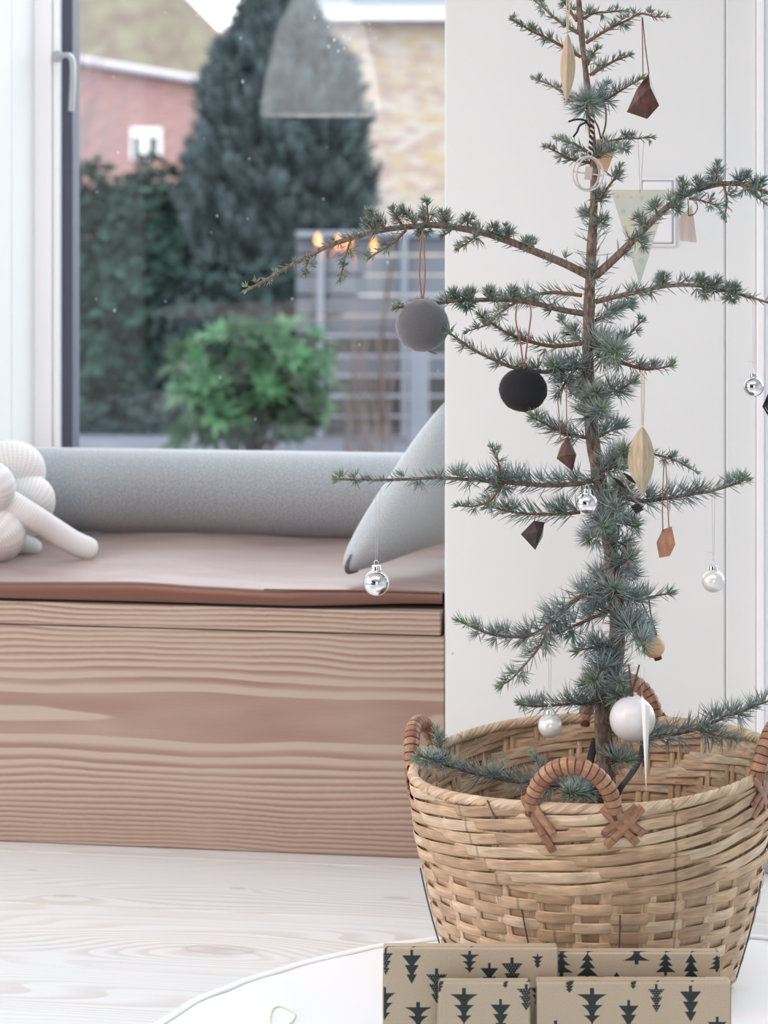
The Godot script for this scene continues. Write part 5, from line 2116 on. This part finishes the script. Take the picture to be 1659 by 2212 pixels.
	for k in 7600:
		var f := rnd(0.0, 7.999)
		var j := int(f)
		var y := lerpf(rows[j][0], rows[j + 1][0], f - j)
		var cx := lerpf(rows[j][1], rows[j + 1][1], f - j)
		var hw := lerpf(rows[j][2], rows[j + 1][2], f - j)
		var a := rnd(-0.35, PI + 0.35)
		var r := pow(rnd(0.3, 1.0), 0.5) * (0.93 + 0.12 * sin(a * 7.0 + y * 0.05))
		var out := Vector3(cos(a), 0, sin(a))
		var p := Vector3(lx(cx, cd), ly(y, cd), 0) + out * hw / F * cd * r
		var up := (out * 0.55 + Vector3(0, 0.9, 0) + ball_dir() * 0.35).normalized()
		var side := up.cross(ball_dir()).normalized()
		where.append(Transform3D(Basis(side, up, side.cross(up)).scaled(Vector3.ONE * rnd(0.7, 1.2)), p))
		tints.append(shade(Color(0.076, 0.104, 0.108), 0.25, 2.1))
	scatter("foliage", sp.mesh(), M.leaves, where, tints, cf)

	build_yellow_house()
	build_red_houses()

	# bare twigs of a tree in front of the left house
	var bt := local_node("bare_tree", "leafless young tree with thin grey branches in front of the pink brick house", "tree", 26.0)
	var grey := mat(c8(150, 138, 136), 0.9)
	stem(bt, Vector3(lx(120, 26.0), 0, 0), Vector3(lx(178, 26.0), ly(330, 26.0), 0), 0.04, grey, "trunk")
	for k in 44:
		var a := Vector3(lx(rnd(120, 215), 26.0), ly(rnd(150, 380), 26.0), rnd(-0.3, 0.3))
		var g := (Vector3(rnd(0.1, 1.0), rnd(0.2, 1.2), rnd(-0.4, 0.4))).normalized()
		stem(bt, a, a + g * rnd(0.3, 0.75), rnd(0.005, 0.012), grey, "twig")


func build_yellow_house() -> void:
	var d := 36.0
	var h := local_node("yellow_brick_house", "pale yellow brick house with white eaves box behind the fence", "house", d)
	var mortar := mat(c8(188, 182, 179), 0.95)
	boxpart("wall", Vector3(lx(716, d), 0, -6.0), Vector3(lx(1300, d), ly(44, d), -0.006), 0.0, mortar, h)
	boxpart("eaves_box", Vector3(lx(660, d), ly(46, d), -0.6), Vector3(lx(1300, d), ly(12, d), 0.46), 0.01, M.trim, h)
	boxpart("gutter", Vector3(lx(640, d), ly(13, d), 0.40), Vector3(lx(1300, d), ly(4, d), 0.54), 0.01, mat(c8(170, 178, 184), 0.5), h)
	var rf := MB.new()
	rf.hull([Vector3(lx(640, d), ly(8, d), 0.5), Vector3(lx(1300, d), ly(8, d), 0.5), Vector3(lx(640, d), ly(-20, d), 0.5), Vector3(lx(1300, d), ly(-20, d), 0.5), Vector3(lx(640, d), ly(-330, d), -3.4), Vector3(lx(1300, d), ly(-330, d), -3.4), Vector3(lx(640, d), ly(8, d), -6.0), Vector3(lx(1300, d), ly(8, d), -6.0)])
	part("roof", rf, mat(c8(140, 146, 150), 0.9), h)
	var tones := []
	for c in [c8(196, 182, 161), c8(200, 188, 171), c8(188, 168, 150), c8(194, 176, 138), c8(182, 158, 149), c8(203, 194, 182)]:
		tones.append(mat(c, 0.9))
	var bw := 0.205
	var bhh := 0.066
	var unit := MB.new()
	unit.box(Vector3.ZERO, Vector3(bw - 0.016, bhh - 0.015, 0.03), 0.004)
	var mesh := unit.mesh()
	var half := MB.new()
	half.box(Vector3.ZERO, Vector3(bw * 0.5 - 0.016, bhh - 0.015, 0.03), 0.004)
	var hmesh := half.mesh()
	var left := lx(720, d)
	var right := lx(985, d)
	var n := 0
	var rest := []
	var tints := []
	var y := ly(50, d) - bhh * 0.5
	var row := 0
	while y > 0.3:
		var x := left + (0.0 if row % 2 == 0 else bw * 0.5)
		while x < right:
			var at := Vector3(x, y, rnd(-0.004, 0.004))
			if n < 296 and x > lx(748, d) and y > ly(505, d):
				var o := place("brick", mesh, tones[rng.randi() % 6], h)
				o.position = at
				n += 1
			else:
				rest.append(Transform3D(Basis(), at))
				tints.append(shade(Color(0.5, 0.45, 0.37), 0.85, 1.15))
			x += bw
		y -= bhh
		row += 1
	var vm := mat(Color.WHITE, 0.9)
	vm.vertex_color_use_as_albedo = true
	scatter("brickwork", mesh, vm, rest, tints, h)


func build_red_houses() -> void:
	# the pink brick house on the left with a mossy roof and a white window
	var d := 70.0
	var h := local_node("pink_brick_house", "pink brick house with a mossy brown roof and a white window", "house", d)
	var img := Image.create(64, 64, false, Image.FORMAT_RGB8)
	var f := noise(131, 0.3, 2)
	for y in 64:
		for x in 64:
			var row := y / 8
			var joint := y % 8 == 0 or (x + (row % 2) * 8) % 16 == 0
			var k := 1.0 + 0.16 * f.get_noise_2d(floorf((x + (row % 2) * 8) / 16.0) * 40.0, row * 40.0)
			img.set_pixel(x, y, c8(164, 152, 150) if joint else Color(0.64 * k, 0.49 * k, 0.47 * k))
	var bm := mat(Color.WHITE, 0.9)
	bm.albedo_texture = ImageTexture.create_from_image(img)
	bm.uv1_scale = Vector3(1.0 / 0.95, 1.0 / 0.53, 1)
	var wl := MB.new()
	wl.hull([Vector3(lx(-300, d), 0, 0), Vector3(lx(470, d), 0, 0), Vector3(lx(470, d), ly(180, d), 0), Vector3(lx(-300, d), ly(60, d), 0), Vector3(lx(-300, d), 0, -7), Vector3(lx(470, d), 0, -7), Vector3(lx(470, d), ly(180, d), -7), Vector3(lx(-300, d), ly(60, d), -7)])
	part("wall", wl, bm, h)
	var fa := MB.new()
	fa.tube([Vector3(lx(-300, d), ly(52, d), 0.35), Vector3(lx(480, d), ly(182, d), 0.35)], [0.11], 8)
	part("gutter", fa, mat(c8(196, 192, 196), 0.5), h)
	var roof := tri_mat(noise_tex(132, 256, 0.02, c8(104, 88, 82), c8(122, 120, 98), 5), 0.25, 0.95)
	var rf := MB.new()
	rf.hull([Vector3(lx(-300, d), ly(50, d), 0.3), Vector3(lx(482, d), ly(180, d), 0.3), Vector3(lx(-300, d), ly(-200, d), -3.6), Vector3(lx(300, d), ly(-110, d), -3.6), Vector3(lx(470, d), ly(62, d), -3.0), Vector3(lx(482, d), ly(176, d), -5.0), Vector3(lx(-300, d), ly(50, d), -7.0)])
	part("roof", rf, roof, h)
	var win := Node3D.new()
	win.name = "window"
	h.add_child(win)
	var wm := mat(c8(240, 240, 240), 0.5)
	boxpart("lintel", Vector3(lx(282, d), ly(296, d), 0.0), Vector3(lx(350, d), ly(276, d), 0.09), 0.02, wm, win)
	for q in [[282, 288], [303, 322], [341, 350]]:
		boxpart("mullion", Vector3(lx(q[0], d), ly(345, d), 0.0), Vector3(lx(q[1], d), ly(290, d), 0.08), 0.01, wm, win)
	boxpart("pane", Vector3(lx(284, d), ly(345, d), -0.02), Vector3(lx(348, d), ly(280, d), 0.02), 0.0, mat(c8(70, 84, 74), 0.1), win)

	# the red tiled roof behind the conifer
	var d2 := 84.0
	var r := local_node("red_roof_house", "red tiled house roof behind the blue conifer, beside the strip of sky", "house", d2)
	var tile := tri_mat(noise_tex(133, 256, 0.03, c8(160, 96, 88), c8(190, 130, 124), 5), 0.3, 0.9)
	var rb := MB.new()
	rb.hull([Vector3(lx(440, d2), ly(240, d2), 0.4), Vector3(lx(1200, d2), ly(240, d2), 0.4), Vector3(lx(452, d2), ly(64, d2), -2.5), Vector3(lx(640, d2), ly(-58, d2), -4.2), Vector3(lx(1200, d2), ly(-58, d2), -4.2), Vector3(lx(440, d2), ly(240, d2), -8.0), Vector3(lx(1200, d2), ly(240, d2), -8.0)])
	part("roof", rb, tile, r)
	boxpart("wall", Vector3(lx(470, d2), 0, -7.5), Vector3(lx(1180, d2), ly(238, d2), 0.0), 0.0, bm, r)
